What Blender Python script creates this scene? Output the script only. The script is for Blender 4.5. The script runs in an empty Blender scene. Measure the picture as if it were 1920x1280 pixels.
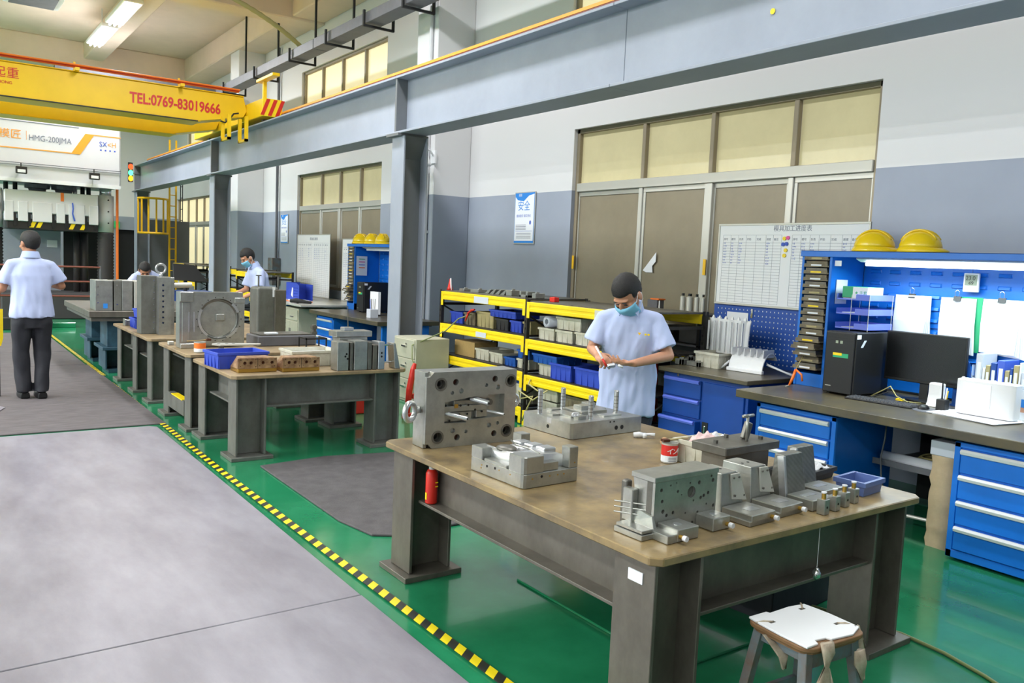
import bpy, bmesh, math, random
from mathutils import Vector, Matrix, Euler, noise
random.seed(7)
PI = math.pi
scene = bpy.context.scene
# ---------------- camera ----------------
YAW, PITCH, ROLL = .62, .0947, .0434
cy, sy = math.cos(YAW), math.sin(YAW)
fw = Vector((sy*math.cos(PITCH), cy*math.cos(PITCH), -math.sin(PITCH)))
r0 = Vector((cy, -sy, 0)); u0 = r0.cross(fw)
rr = math.cos(ROLL)*r0 + math.sin(ROLL)*u0; uu = -math.sin(ROLL)*r0 + math.cos(ROLL)*u0
cam_d = bpy.data.cameras.new('camera'); cam = bpy.data.objects.new('camera', cam_d)
scene.collection.objects.link(cam)
m = Matrix((rr, uu, -fw)).transposed().to_4x4(); m.translation = (0, 0, 1.62)
cam.matrix_world = m
cam_d.lens = 36*1552/1920; cam_d.sensor_width = 36; cam_d.clip_start = .05; cam_d.clip_end = 200
scene.camera = cam
# ---------------- light and exposure ----------------
vs = scene.view_settings
vs.view_transform = 'Standard'; vs.look = 'None'; vs.gamma = 1; vs.use_curve_mapping = False
vs.exposure = 0.6
w = bpy.data.worlds.new('world'); scene.world = w; w.use_nodes = True
w.node_tree.nodes['Background'].inputs[0].default_value = (.80, .88, 1, 1)
w.node_tree.nodes['Background'].inputs[1].default_value = .5
def strip_light(x, y, z, ly, power, wid=.5, col=(.95, .97, 1)):
    l = bpy.data.lights.new('hall_light', 'AREA'); l.shape = 'RECTANGLE'; l.size = wid; l.size_y = ly
    l.energy = power; l.color = col
    o = bpy.data.objects.new('hall_light', l); scene.collection.objects.link(o); o.location = (x, y, z)
    return o
for lx, lp in ((-2.9, 460), (-8, 760), (-13.5, 1150)):
    for ly, k in ((-1, .35), (9, 1), (19, 1)): strip_light(lx, ly, 5.2, 8, lp*k)
for ly, lp in ((2, 120), (9, 200), (18.8, 240)): strip_light(3.2, ly, 5.95, 5, lp, .4)
# ---------------- helpers ----------------
COL = scene.collection
def lin(c):
    return tuple(((v/255)/12.92 if v/255 <= .04045 else ((v/255+.055)/1.055)**2.4) for v in c)
MATS = {}
def mat(name, rgb, rough=.5, metal=0., noise_=0., nscale=6., rgb2=None, bump=0., bscale=60., emit=None, estr=0., spec=None, stretch=(1, 1, 1), alpha=None, trans=0., coat=0.):
    m = bpy.data.materials.new(name); m.use_nodes = True
    nt = m.node_tree; b = nt.nodes['Principled BSDF']
    c = lin(rgb)+(1,)
    b.inputs['Base Color'].default_value = c
    b.inputs['Roughness'].default_value = rough; b.inputs['Metallic'].default_value = metal
    if spec is not None: b.inputs['Specular IOR Level'].default_value = spec
    if coat: b.inputs['Coat Weight'].default_value = coat
    if trans: b.inputs['Transmission Weight'].default_value = trans
    if alpha is not None: b.inputs['Alpha'].default_value = alpha
    if emit: b.inputs['Emission Color'].default_value = lin(emit)+(1,); b.inputs['Emission Strength'].default_value = estr
    if noise_ or bump:
        tc = nt.nodes.new('ShaderNodeTexCoord'); mp = nt.nodes.new('ShaderNodeMapping')
        mp.inputs['Scale'].default_value = stretch
        nt.links.new(tc.outputs['Object'], mp.inputs[0])
    if noise_:
        n = nt.nodes.new('ShaderNodeTexNoise'); n.inputs['Scale'].default_value = nscale; n.inputs['Detail'].default_value = 7; n.inputs['Roughness'].default_value = .65
        nt.links.new(mp.outputs[0], n.inputs['Vector'])
        r = nt.nodes.new('ShaderNodeValToRGB')
        r.color_ramp.elements[0].position = .34; r.color_ramp.elements[1].position = .66
        c2 = lin(rgb2)+(1,) if rgb2 else tuple(v*(1-noise_) for v in c[:3])+(1,)
        r.color_ramp.elements[0].color = c2; r.color_ramp.elements[1].color = c
        nt.links.new(n.outputs['Fac'], r.inputs[0]); nt.links.new(r.outputs[0], b.inputs['Base Color'])
    if bump:
        n2 = nt.nodes.new('ShaderNodeTexNoise'); n2.inputs['Scale'].default_value = bscale; n2.inputs['Detail'].default_value = 4
        nt.links.new(mp.outputs[0], n2.inputs['Vector'])
        bp = nt.nodes.new('ShaderNodeBump'); bp.inputs['Strength'].default_value = bump; bp.inputs['Distance'].default_value = .01
        nt.links.new(n2.outputs['Fac'], bp.inputs['Height']); nt.links.new(bp.outputs[0], b.inputs['Normal'])
    MATS[name] = m; return m
def MT(n): return MATS[n] if isinstance(n, str) else n

class MB:
    def __init__(s): s.v = []; s.f = []; s.mi = []; s.m = []
    def _mi(s, mt):
        mt = MT(mt) if mt else None
        if mt is None: return 0
        if mt not in s.m: s.m.append(mt)
        return s.m.index(mt)
    def add(s, vs, fs, M=None, mt=None):
        o = len(s.v); i = s._mi(mt)
        for v in vs:
            v = Vector(v); s.v.append(M @ v if M else v)
        for f in fs: s.f.append([a+o for a in f]); s.mi.append(i)
        return s
    def box(s, x0, x1, y0, y1, z0, z1, M=None, mt=None):
        if x1 < x0: x0, x1 = x1, x0
        if y1 < y0: y0, y1 = y1, y0
        if z1 < z0: z0, z1 = z1, z0
        return s.add([(x0,y0,z0),(x1,y0,z0),(x1,y1,z0),(x0,y1,z0),(x0,y0,z1),(x1,y0,z1),(x1,y1,z1),(x0,y1,z1)],
                     [(0,3,2,1),(4,5,6,7),(0,1,5,4),(1,2,6,5),(2,3,7,6),(3,0,4,7)], M, mt)
    def loft(s, rings, M=None, mt=None, cap=True, closed=True):
        n = len(rings[0]); vs = [p for r in rings for p in r]; fs = []
        for i in range(len(rings)-1):
            for j in range(n if closed else n-1):
                a, b = i*n+j, i*n+(j+1) % n
                fs.append((a, b, b+n, a+n))
        if cap: fs.append(tuple(reversed(range(n)))); fs.append(tuple(range((len(rings)-1)*n, len(rings)*n)))
        return s.add(vs, fs, M, mt)
    def cyl(s, p0, p1, r0, r1=None, n=16, M=None, mt=None, cap=True):
        r1 = r0 if r1 is None else r1
        p0, p1 = Vector(p0), Vector(p1); d = (p1-p0).normalized()
        a = d.orthogonal().normalized(); b = d.cross(a)
        R = lambda p, r: [p+(a*math.cos(2*PI*k/n)+b*math.sin(2*PI*k/n))*r for k in range(n)]
        return s.loft([R(p0, r0), R(p1, r1)], M, mt, cap)
    def lathe(s, prof, c=(0,0,0), n=20, M=None, mt=None, cap=True):
        c = Vector(c)
        return s.loft([[c+Vector((r*math.cos(2*PI*k/n), r*math.sin(2*PI*k/n), z)) for k in range(n)] for r, z in prof], M, mt, cap)
    def tube(s, pts, r, n=8, M=None, mt=None):
        pts = [Vector(p) for p in pts]; rings = []
        d = (pts[1]-pts[0]).normalized(); a = d.orthogonal().normalized()
        for i, p in enumerate(pts):
            d = (pts[min(i+1, len(pts)-1)]-pts[max(i-1, 0)]).normalized()
            a = (a-d*a.dot(d)).normalized(); b = d.cross(a)
            ri = r[i] if isinstance(r, (list, tuple)) else r
            rings.append([p+(a*math.cos(2*PI*k/n)+b*math.sin(2*PI*k/n))*ri for k in range(n)])
        return s.loft(rings, M, mt)
    def prism(s, pts, z0, z1, M=None, mt=None):
        return s.loft([[Vector((x, y, z0)) for x, y in pts], [Vector((x, y, z1)) for x, y in pts]], M, mt)
    def ell(s, c, rx, ry, rz, M=None, mt=None, n=16, k=10, R=None):
        c = Vector(c); rings = []
        for i in range(k+1):
            t = PI*i/k if 0 < i < k else (.02 if i == 0 else PI-.02)
            ring = []
            for j in range(n):
                p = Vector((rx*math.sin(t)*math.cos(2*PI*j/n), ry*math.sin(t)*math.sin(2*PI*j/n), -rz*math.cos(t)))
                if R: p = R @ p
                ring.append(c+p)
            rings.append(ring)
        return s.loft(rings, M, mt)
    def caps(s, p0, p1, r0, r1, n=12, M=None):
        p0, p1 = Vector(p0), Vector(p1); d = p1-p0; L = d.length; d.normalize()
        a = d.orthogonal().normalized(); b = d.cross(a); rings = []
        st = [(-r0*math.cos(t), r0*math.sin(t)) for t in (.12, .6, 1.1)]+[(0, r0), (L*.5, (r0+r1)/2), (L, r1)]+[(L+r1*math.cos(t), r1*math.sin(t)) for t in (1.1, .6, .12)]
        for h, r in st: rings.append([p0+d*h+(a*math.cos(2*PI*k/n)+b*math.sin(2*PI*k/n))*r for k in range(n)])
        return s.loft(rings, M)
    def mesh(s, name, mt=None, smooth=False):
        me = bpy.data.meshes.new(name); me.from_pydata([tuple(v) for v in s.v], [], s.f)
        if s.m:
            for q in s.m: me.materials.append(q)
            me.polygons.foreach_set('material_index', s.mi)
        elif mt: me.materials.append(MT(mt))
        bm = bmesh.new(); bm.from_mesh(me); bmesh.ops.recalc_face_normals(bm, faces=bm.faces); bm.to_mesh(me); bm.free()
        if smooth: me.polygons.foreach_set('use_smooth', [True]*len(me.polygons))
        me.update(); return me
    def obj(s, name, mt=None, parent=None, bevel=0, smooth=False, label=None, kind=None, seg=1, loc=None):
        me = s.mesh(name, mt, smooth)
        o = bpy.data.objects.new(name, me); COL.objects.link(o)
        if parent: o.parent = parent
        if loc: o.location = loc
        if bevel:
            b = o.modifiers.new('bevel', 'BEVEL'); b.width = bevel; b.segments = seg; b.limit_method = 'ANGLE'; b.angle_limit = .7
            if seg > 1 or smooth:
                me.polygons.foreach_set('use_smooth', [True]*len(me.polygons)); b.harden_normals = True
        elif smooth is True and name in SHARP: me.set_sharp_from_angle(angle=.7)
        if label: o['label'] = label
        if kind: o['kind'] = kind
        return o
SHARP = set()
def sm(o, ang=.6):
    o.data.polygons.foreach_set('use_smooth', [True]*len(o.data.polygons)); o.data.set_sharp_from_angle(angle=ang); return o
def thing(name, label, cat, loc=(0,0,0), rz=0, group=None):
    o = bpy.data.objects.new(name, None); COL.objects.link(o); o.location = loc; o.rotation_euler = (0, 0, rz); o.empty_display_size = .1
    o['label'] = label; o['category'] = cat
    if group: o['group'] = group
    return o
def tag(o, label, cat, group=None, kind=None):
    o['label'] = label; o['category'] = cat
    if group: o['group'] = group
    if kind: o['kind'] = kind
    return o
def struct(o): o['kind'] = 'structure'; return o
def dup(root, loc, rz=None, label=None, group=None, scale=None):
    r = root.copy(); COL.objects.link(r); r.location = loc
    if rz is not None: r.rotation_euler = (0, 0, rz)
    if scale: r.scale = scale
    if label: r['label'] = label
    if group: r['group'] = group
    for ch in list(root.children):
        c = ch.copy(); COL.objects.link(c); c.parent = r
        for g in ch.children:
            d = g.copy(); COL.objects.link(d); d.parent = c
    return r
def extr(outline, holes, z0, z1, res=3):
    """filled 2D outline with holes, extruded; returns verts, faces"""
    cu = bpy.data.curves.new('tmp', 'CURVE'); cu.dimensions = '2D'; cu.fill_mode = 'BOTH'
    for pts in [outline]+holes:
        sp = cu.splines.new('POLY'); sp.points.add(len(pts)-1)
        for i, (x, y) in enumerate(pts): sp.points[i].co = (x, y, 0, 1)
        sp.use_cyclic_u = True
    cu.extrude = abs(z1-z0)/2
    o = bpy.data.objects.new('tmp', cu)
    me = bpy.data.meshes.new_from_object(o)
    zc = (z0+z1)/2
    vs = [(v.co.x, v.co.y, v.co.z+zc) for v in me.vertices]; fs = [tuple(p.vertices) for p in me.polygons]
    bpy.data.objects.remove(o); bpy.data.curves.remove(cu); bpy.data.meshes.remove(me)
    return vs, fs
def circ(x, y, r, n=16): return [(x+r*math.cos(2*PI*k/n), y+r*math.sin(2*PI*k/n)) for k in range(n)]
def rect(x0, x1, y0, y1): return [(x0, y0), (x1, y0), (x1, y1), (x0, y1)]
def text(name, s, size, mt, M, parent=None, ext=.0006, label=None, align='LEFT', sx=1., bold=0):
    cu = bpy.data.curves.new(name, 'FONT'); cu.body = s; cu.size = size; cu.extrude = ext; cu.align_x = align; cu.resolution_u = 3; cu.offset = bold
    o = bpy.data.objects.new(name, cu)
    me = bpy.data.meshes.new_from_object(o); me.name = name
    bpy.data.objects.remove(o)
    me.transform(M @ Matrix.Diagonal((sx, 1, 1, 1))); me.materials.clear(); me.materials.append(MT(mt))
    o = bpy.data.objects.new(name, me); COL.objects.link(o)
    if parent: o.parent = parent
    if label: o['label'] = label
    return o
def T(x=0, y=0, z=0, rx=0, ry=0, rz=0):
    return Matrix.Translation((x, y, z)) @ Euler((rx, ry, rz)).to_matrix().to_4x4()
# frame whose local x runs along -Y (to the viewer's right), local y runs up, normal faces -X (towards the aisle)
def MX(x, y, z): return Matrix(((0, 0, -1, x), (-1, 0, 0, y), (0, 1, 0, z), (0, 0, 0, 1)))
# frame whose local x runs along +X, local y up, normal faces -Y (towards the camera)
def MY(x, y, z): return Matrix(((1, 0, 0, x), (0, 0, -1, y), (0, 1, 0, z), (0, 0, 0, 1)))
def bake_remesh(o, voxel, smooth=4, fac=.5):
    r = o.modifiers.new('r', 'REMESH'); r.mode = 'VOXEL'; r.voxel_size = voxel; r.use_smooth_shade = True
    if smooth: q = o.modifiers.new('s', 'SMOOTH'); q.iterations = smooth; q.factor = fac
    dg = bpy.context.evaluated_depsgraph_get(); dg.update()
    me = bpy.data.meshes.new_from_object(o.evaluated_get(dg))
    mts = list(o.data.materials); o.modifiers.clear(); o.data = me
    me.materials.clear()
    for q in mts: me.materials.append(q)
    me.polygons.foreach_set('use_smooth', [True]*len(me.polygons))
    return o
# ---------------- materials ----------------
mat('steel', (178, 178, 172), .3, .72, .3, 9, bump=.05, bscale=150)
mat('steel_dark', (118, 115, 108), .42, .55, .4, 8)
mat('steel_bright', (205, 206, 208), .28, .8, .2, 12)
mat('hole_dark', (22, 20, 18), .7, .2)
mat('rust_hole', (84, 44, 26), .7, .2)
mat('chrome', (215, 215, 215), .18, .95)
mat('brass', (190, 150, 70), .3, .8)
mat('copper', (196, 160, 120), .42, .55, .5, 14, rgb2=(120, 84, 60))
mat('table_top', (158, 134, 90), .36, .1, .6, 5, rgb2=(108, 92, 68), bump=.08, bscale=40, coat=.1)
mat('table_top2', (160, 138, 104), .5, .1, .6, 5, rgb2=(122, 104, 80), bump=.08, bscale=40)
mat('table_steel', (112, 107, 98), .42, .4, .6, 5, rgb2=(92, 87, 79), stretch=(1.3, 1.3, .8))
mat('table_steel2', (116, 117, 112), .5, .35, .5, 6, rgb2=(98, 97, 91), stretch=(1.3, 1.3, .8))
mat('teal_steel', (52, 88, 104), .5, .2, .4, 6, rgb2=(36, 62, 76))
mat('floor_green', (42, 134, 92), .16, 0, .5, 1.1, rgb2=(26, 110, 72), bump=.03, bscale=8, coat=.2)
mat('aisle_plate', (150, 146, 155), .38, .12, .35, 3.2, rgb2=(124, 119, 128), bump=.06, bscale=30, stretch=(1, .35, 1))
mat('aisle_mat', (98, 92, 94), .75, 0, .45, 10, rgb2=(78, 72, 74), bump=.15, bscale=80, stretch=(.5, 2, 1))
mat('rubber_mat', (86, 82, 84), .7, 0, .4, 8, rgb2=(68, 64, 66), bump=.25, bscale=120)
mat('wall_white', (216, 216, 220), .7, 0, .08, 2, bump=.03)
mat('ceiling_white', (228, 208, 186), .8, 0, .1, 1)
mat('girder_grey', (158, 164, 178), .5, 0, .12, 1.2, rgb2=(146, 152, 166))
mat('dark_shade_grey', (110, 113, 116), .5, 0, .15, 2)  # dark grey parts; on the column webs it carries their shade
mat('duct_grey', (104, 104, 110), .5, .2, .2, 5)
mat('crane_yellow', (252, 204, 8), .4, 0, .12, 1.2)
mat('yellow', (248, 216, 16), .42, 0, .15, 3, rgb2=(238, 200, 18))
mat('yellow_orange', (240, 186, 8), .4)
mat('black', (20, 20, 22), .45)
mat('black_soft', (30, 30, 32), .7)
mat('rack_black', (30, 27, 26), .5, 0)
mat('red', (206, 40, 26), .4)
mat('red_brown', (120, 60, 48), .5)
mat('orange', (240, 120, 40), .4)
mat('orange_paint', (244, 156, 40), .45)
mat('blue', (12, 112, 214), .38, 0, .12, 4)
mat('blue_deep', (10, 66, 150), .4, 0, .15, 4)
mat('blue_peg', (16, 72, 160), .45)
mat('blue_bin', (52, 78, 190), .45, 0, .15, 8)
mat('blue_bin2', (34, 90, 178), .45, 0, .15, 8)
mat('blue_tray', (92, 112, 168), .4)
mat('lilac_tray', (100, 118, 220), .4)
mat('white_bin', (208, 205, 190), .55, 0, .25, 9, rgb2=(184, 178, 160))
mat('beige_bin', (176, 162, 116), .55, 0, .2, 9)
mat('black_bin', (44, 44, 46), .55)
mat('white', (232, 232, 234), .5)
mat('white_plastic', (226, 226, 228), .4)
mat('press_white', (214, 213, 216), .45, 0, .05, 2)
mat('paper', (228, 230, 236), .8)
mat('paper_grey', (196, 200, 210), .8)
mat('cabinet_cream', (182, 180, 160), .5, 0, .1, 5)
mat('bench_top', (64, 62, 60), .35, 0, .4, 3, rgb2=(96, 86, 60), coat=.1)
mat('bench_edge', (66, 66, 70), .5)
mat('handle_white', (214, 216, 218), .35)
mat('alu', (192, 190, 182), .4, .3)
mat('alu_warm', (150, 138, 116), .5, .2)
mat('pane_lower', (138, 128, 108), .32, 0, .12, 3, spec=.35)
mat('pane_upper', (190, 182, 146), .22, 0, .15, 2, emit=(240, 226, 170), estr=.14)  # faint emission stands in for warm light behind the glass
mat('pane_far', (226, 214, 172), .4, 0, emit=(250, 236, 190), estr=.42)  # glow put into the pane in place of light from outside
mat('skin', (198, 142, 112), .5, 0, .1, 20)
mat('skin_dark', (176, 122, 92), .5, 0, .1, 20)
mat('hair', (28, 24, 24), .6, 0, .5, 60, bump=.5, bscale=200)
mat('shirt', (184, 194, 230), .8, 0, .05, 6, bump=.25, bscale=14)
mat('shirt_trim', (164, 178, 214), .8)
mat('trousers', (38, 38, 46), .75, 0, .3, 6, bump=.3, bscale=12)
mat('mask_blue', (120, 184, 214), .7)
mat('helmet', (244, 206, 20), .22, 0, coat=.5)
mat('glass', (210, 224, 240), .08, 0, alpha=.35)
mat('lamp_on', (255, 255, 255), .5, emit=(245, 250, 255), estr=9)
mat('lamp_desk', (255, 255, 255), .5, emit=(235, 250, 255), estr=5)
mat('concrete_dark', (60, 58, 60), .8)
mat('cloth_rag', (190, 176, 156), .9, 0, .3, 20, rgb2=(150, 132, 112))
mat('cardboard', (176, 146, 92), .8, 0, .15, 8); mat('wood_tan', (206, 158, 116), .6, 0, .2, 30); mat('sunset', (206, 150, 120), .7)
mat('bag_paper', (196, 172, 140), .8, 0, .15, 10, bump=.4, bscale=14)
mat('stool_brown', (134, 98, 64), .6, 0, .3, 12); mat('stool_metal', (112, 130, 138), .5, .3, .7, 9, rgb2=(120, 98, 86))
mat('screen', (16, 16, 18), .25)
mat('cable_tan', (176, 166, 110), .6)
mat('hose_green', (120, 130, 80), .5)
mat('tray_stack', (92, 82, 66), .6, 0, .6, 14, rgb2=(128, 116, 92))
mat('ink_red', (214, 44, 40), .4); mat('ink_blue', (60, 90, 190), .6); mat('ink_dark', (60, 62, 80), .6); mat('line_grey', (120, 124, 140), .7)
mat('green_lit', (30, 150, 80), .5, emit=(30, 160, 90), estr=.3)
mat('lcd', (150, 160, 140), .4)
mat('green', (40, 160, 110), .5)
mat('bellows', (48, 44, 46), .6)
mat('signal_red', (240, 60, 30), .4, emit=(255, 60, 20), estr=2.5)
mat('signal_green', (60, 220, 120), .4, emit=(60, 255, 140), estr=3.5)
mat('signal_amber', (240, 160, 30), .4, emit=(255, 160, 20), estr=2)
mat('pink', (226, 80, 150), .5)
# ---------------- room shell ----------------
def dado_mat():
    m = bpy.data.materials.new('wall_paint'); m.use_nodes = True; nt = m.node_tree; b = nt.nodes['Principled BSDF']
    g = nt.nodes.new('ShaderNodeNewGeometry'); s = nt.nodes.new('ShaderNodeSeparateXYZ'); nt.links.new(g.outputs['Position'], s.inputs[0])
    c = nt.nodes.new('ShaderNodeMath'); c.operation = 'GREATER_THAN'; c.inputs[1].default_value = 2.52; nt.links.new(s.outputs['Z'], c.inputs[0])
    n = nt.nodes.new('ShaderNodeTexNoise'); n.inputs['Scale'].default_value = 2.5; n.inputs['Detail'].default_value = 6
    nt.links.new(g.outputs['Position'], n.inputs['Vector'])
    r = nt.nodes.new('ShaderNodeValToRGB'); r.color_ramp.elements[0].color = lin((142, 149, 163))+(1,); r.color_ramp.elements[1].color = lin((155, 162, 177))+(1,)
    nt.links.new(n.outputs['Fac'], r.inputs[0])
    x = nt.nodes.new('ShaderNodeMix'); x.data_type = 'RGBA'; nt.links.new(c.outputs[0], x.inputs[0]); nt.links.new(r.outputs[0], x.inputs[6]); x.inputs[7].default_value = lin((222, 221, 222))+(1,)
    nt.links.new(x.outputs[2], b.inputs['Base Color']); b.inputs['Roughness'].default_value = .7
    bp = nt.nodes.new('ShaderNodeBump'); bp.inputs['Strength'].default_value = .15; n2 = nt.nodes.new('ShaderNodeTexNoise'); n2.inputs['Scale'].default_value = 90
    nt.links.new(g.outputs['Position'], n2.inputs['Vector']); nt.links.new(n2.outputs['Fac'], bp.inputs['Height']); nt.links.new(bp.outputs[0], b.inputs['Normal'])
    MATS['wall_paint'] = m
dado_mat()
struct(MB().box(-18, 6.7, -7, 28.3, -.1, 0).obj('floor', 'floor_green'))
struct(MB().box(-18, 6.9, -7, 28.3, 6.6, 6.75).obj('ceiling', 'ceiling_white'))
WX = 6.4
wins = [(3.93, 7.86, .95, 3.24), (13.0, 16.9, .95, 3.24), (23.3, 27.0, .95, 3.1)]
ups = [(4.0, 8.0, 4.0, 5.3), (12.9, 16.75, 4.0, 5.3), (21.6, 25.8, 4.0, 5.3)]
# wall plane drawn in (Y, Z), extruded along X
MWALL = Matrix(((0, 0, 1, 0), (1, 0, 0, 0), (0, 1, 0, 0), (0, 0, 0, 1)))
v, f = extr(rect(-7, 28.2, 0, 6.6), [rect(a, b, c, d) for a, b, c, d in wins+ups], WX, WX+.22)
struct(MB().add(v, f, MWALL).obj('wall_right', 'wall_paint'))
MYW = Matrix(((1, 0, 0, 0), (0, 0, 1, 0), (0, 1, 0, 0), (0, 0, 0, 1)))
v, f = extr([(-18, 0), (4.9, 0), (4.9, 2.12), (5.5, 2.12), (5.5, 0), (6.6, 0), (6.6, 6.6), (-18, 6.6)], [], 28, 28.2)
struct(MB().add(v, f, MYW).obj('wall_far', 'wall_paint'))
struct(MB().box(4.8, 5.6, 28.3, 29, 0, 2.2).obj('trim_1', 'black_soft'))  # black block stands in for the darkness beyond the doorway
struct(MB().box(-18.2, -18, -7, 28.2, 0, 6.6).obj('wall_left', 'wall_paint'))
struct(MB().box(-18, 6.6, -7.2, -7, 0, 6.6).obj('wall_near', 'wall_paint'))
# pilasters against the right wall, one per bay
for i, (a, b) in enumerate(((10.17, 10.75), (19.0, 19.6), (1.0, 1.6))):
    struct(MB().box(5.8, WX, a, b, 0, 6.6).obj('trim_%d' % (i+2), 'wall_paint', bevel=.01))
# ceiling beams
for i, (x0, x1, y0, y1, z) in enumerate(((-18, WX, 23.5, 24.0, 5.95), (-18, WX, 15.6, 16.1, 6.0), (-18, WX, 7.4, 7.9, 6.0), (3.35, 3.8, -7, 28, 6.2), (-4, -3.5, -7, 28, 6.2), (5.75, WX, -7, 28, 6.05))):
    struct(MB().box(x0, x1, y0, y1, z, 6.6).obj('trim_%d' % (i+5), 'ceiling_white', bevel=.02))
# windows
def window(n, y0, y1, z0, z1, tr, mull, dbl=None, up='pane_upper', lo='pane_lower'):
    X = WX+.08
    r = thing('window_%d' % n, '', ''); del r['label']; del r['category']; r['kind'] = 'structure'
    fb = MB(); t = .05
    fb.box(X-.03, X+.05, y0, y1, z0, z0+t).box(X-.03, X+.05, y0, y1, z1-t, z1).box(X-.03, X+.05, y0, y0+t, z0, z1).box(X-.03, X+.05, y1-t, y1, z0, z1)
    fb.obj('window_frame', 'alu_warm', r, bevel=.004)
    ys = [y0]+sorted(mull)+[y1]
    if tr:
        MB().box(X-.05, X+.05, y0+t, y1-t, tr, tr+.1).obj('transom', 'alu', r, bevel=.006)
    for y in mull:
        wv = .05 if y == dbl else .028
        if tr:
            MB().box(X-.04, X+.04, y-wv, y+wv, z0+t, tr).obj('mullion', 'alu', r, bevel=.005)
            MB().box(X-.03, X+.03, y-.026, y+.026, tr+.1, z1-t).obj('mullion', 'alu_warm', r, bevel=.005)
        else: MB().box(X-.03, X+.03, y-.03, y+.03, z0+t, z1-t).obj('mullion', 'alu_warm', r, bevel=.005)
    for i in range(len(ys)-1):
        a, b = ys[i]+.03, ys[i+1]-.03
        if tr:
            MB().box(X+.02, X+.028, a, b, tr+.09, z1-t+.01).obj('pane', up, r)
            o = (0, .018)[i % 2]
            MB().box(X-.01+o, X-.002+o, a, b, z0+t, tr).obj('pane', lo, r)
            s = MB(); q = .035
            for c in ((a, b, tr-.05, tr), (a, a+q, z0+t, tr-.05), (b-q, b, z0+t, tr-.05), (a, b, z0+t, z0+t+.05)): s.box(X-.022+o, X+.006+o, *c)
            s.obj('sash', 'alu', r, bevel=.003)
        else: MB().box(X+.02, X+.028, a, b, z0+t, z1-t).obj('pane', up, r)
    return r
w1 = window(1, *wins[0], 2.5, (4.78, 5.75, 6.72), 5.75)
MB().prism([(0, 0), (.19, .20), (.19, .10), (.14, .05), (.15, -.02), (.05, -.02)], 0, .003, M=MX(WX+.05, 6.62, 1.60)).obj('torn_tape', 'paper', w1)
for y in (7.82, 5.74): MB().box(0, .035, 0, .16, 0, .004, M=MX(WX+.025, y, 1.58)).obj('label_sticker', 'yellow_orange', w1)
window(2, *wins[1], 2.5, (13.95, 14.85, 15.75), 14.85)
window(3, *wins[2], 2.3, (24.2, 25.0, 25.9), 25.0, 'pane_far', 'pane_far')
for i, a in enumerate(ups): window(4+i, *a, 0, (a[0]+.97, a[0]+1.95, a[0]+2.9), None, 'pane_far')
# green door leaf edge / exit lamp
ex = MB().box(4.55, 4.95, 27.9, 27.98, 2.16, 2.36).obj('exit_sign', 'green_lit', bevel=.01)
tag(ex, 'small green lit exit lamp over the dark doorway in the far wall', 'sign')
# ---------------- floor coverings ----------------
pl = thing('floor_plate', 'large scuffed light grey steel plate covering the near aisle floor', 'floor plate', (0, 0, 0))
for i, (y0, y1) in enumerate(((-5.5, -1.0), (-.99, 3.5), (3.51, 7.9))):
    MB().prism([(-5, y0), (1.68, y0), (1.68 if i<2 else 1.70, y1-(.06 if i == 2 else 0)), (1.64 if i == 2 else 1.68, y1), (-5, y1)], 0, .008).obj('plate', 'aisle_plate', pl, bevel=.003)
am = thing('aisle_matting', 'dark grey fibre matting with cut seams along the aisle behind the steel plate', 'matting')
for (x0, x1, y0, y1, z) in ((-.6, 1.8, 7.96, 12.3, .012), (-4, -.62, 7.96, 12.3, .012), (-.05, 1.76, 12.33, 13.9, .01), (-3, -.07, 12.33, 13.9, .01), (-3, 1.76, 13.93, 15.3, .009), (-3, 1.76, 15.33, 17.0, .008)):
    MB().box(x0, x1, y0, y1, 0, z).obj('mat_panel', 'aisle_mat', am, bevel=.003)
sp = MB().prism([(.05, 9.4), (.52, 8.95), (.62, 9.25), (.1, 10.6), (-.6, 10.8), (-.6, 9.6)], .013, .019).obj('mat_panel', 'aisle_plate', am)
g = thing('rubber_mat', 'dark grey rubber mat with clipped corners on green floor beside the front table', 'mat')
MB().prism([(2.05, 6.08), (2.6, 6.16), (3.2, 6.05), (3.2, 4.2), (2.2, 4.2), (2.1, 4.26), (2.04, 4.6)], 0, .014).obj('mat_sheet', 'rubber_mat', g, bevel=.004)
tm = bpy.data.materials.new('hazard_tape'); tm.use_nodes = True; nt = tm.node_tree; b = nt.nodes['Principled BSDF']; b.inputs['Roughness'].default_value = .4
gg = nt.nodes.new('ShaderNodeNewGeometry'); dv = nt.nodes.new('ShaderNodeVectorMath'); dv.operation = 'DOT_PRODUCT'; dv.inputs[1].default_value = (-.8, 1, 0)
nt.links.new(gg.outputs['Position'], dv.inputs[0])
md = nt.nodes.new('ShaderNodeMath'); md.operation = 'MULTIPLY'; md.inputs[1].default_value = 1/.115; nt.links.new(dv.outputs['Value'], md.inputs[0])
fr = nt.nodes.new('ShaderNodeMath'); fr.operation = 'FRACT'; nt.links.new(md.outputs[0], fr.inputs[0])
gt = nt.nodes.new('ShaderNodeMath'); gt.operation = 'GREATER_THAN'; gt.inputs[1].default_value = .5; nt.links.new(fr.outputs[0], gt.inputs[0])
mx = nt.nodes.new('ShaderNodeMix'); mx.data_type = 'RGBA'; mx.inputs[6].default_value = lin((44, 46, 42))+(1,); mx.inputs[7].default_value = lin((244, 218, 30))+(1,)
nt.links.new(gt.outputs[0], mx.inputs[0]); nt.links.new(mx.outputs[2], b.inputs['Base Color']); MATS['hazard_tape'] = tm
tp = MB()
prev = None
pts = [(1.80, -3), (1.80, 2.5), (1.77, 4), (1.755, 6), (1.77, 8), (1.78, 10.6)]
tp.loft([[Vector((x-.026, y, .0095)), Vector((x+.026, y, .0095)), Vector((x+.026, y, .0105)), Vector((x-.026, y, .0105))] for x, y in pts])
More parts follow.
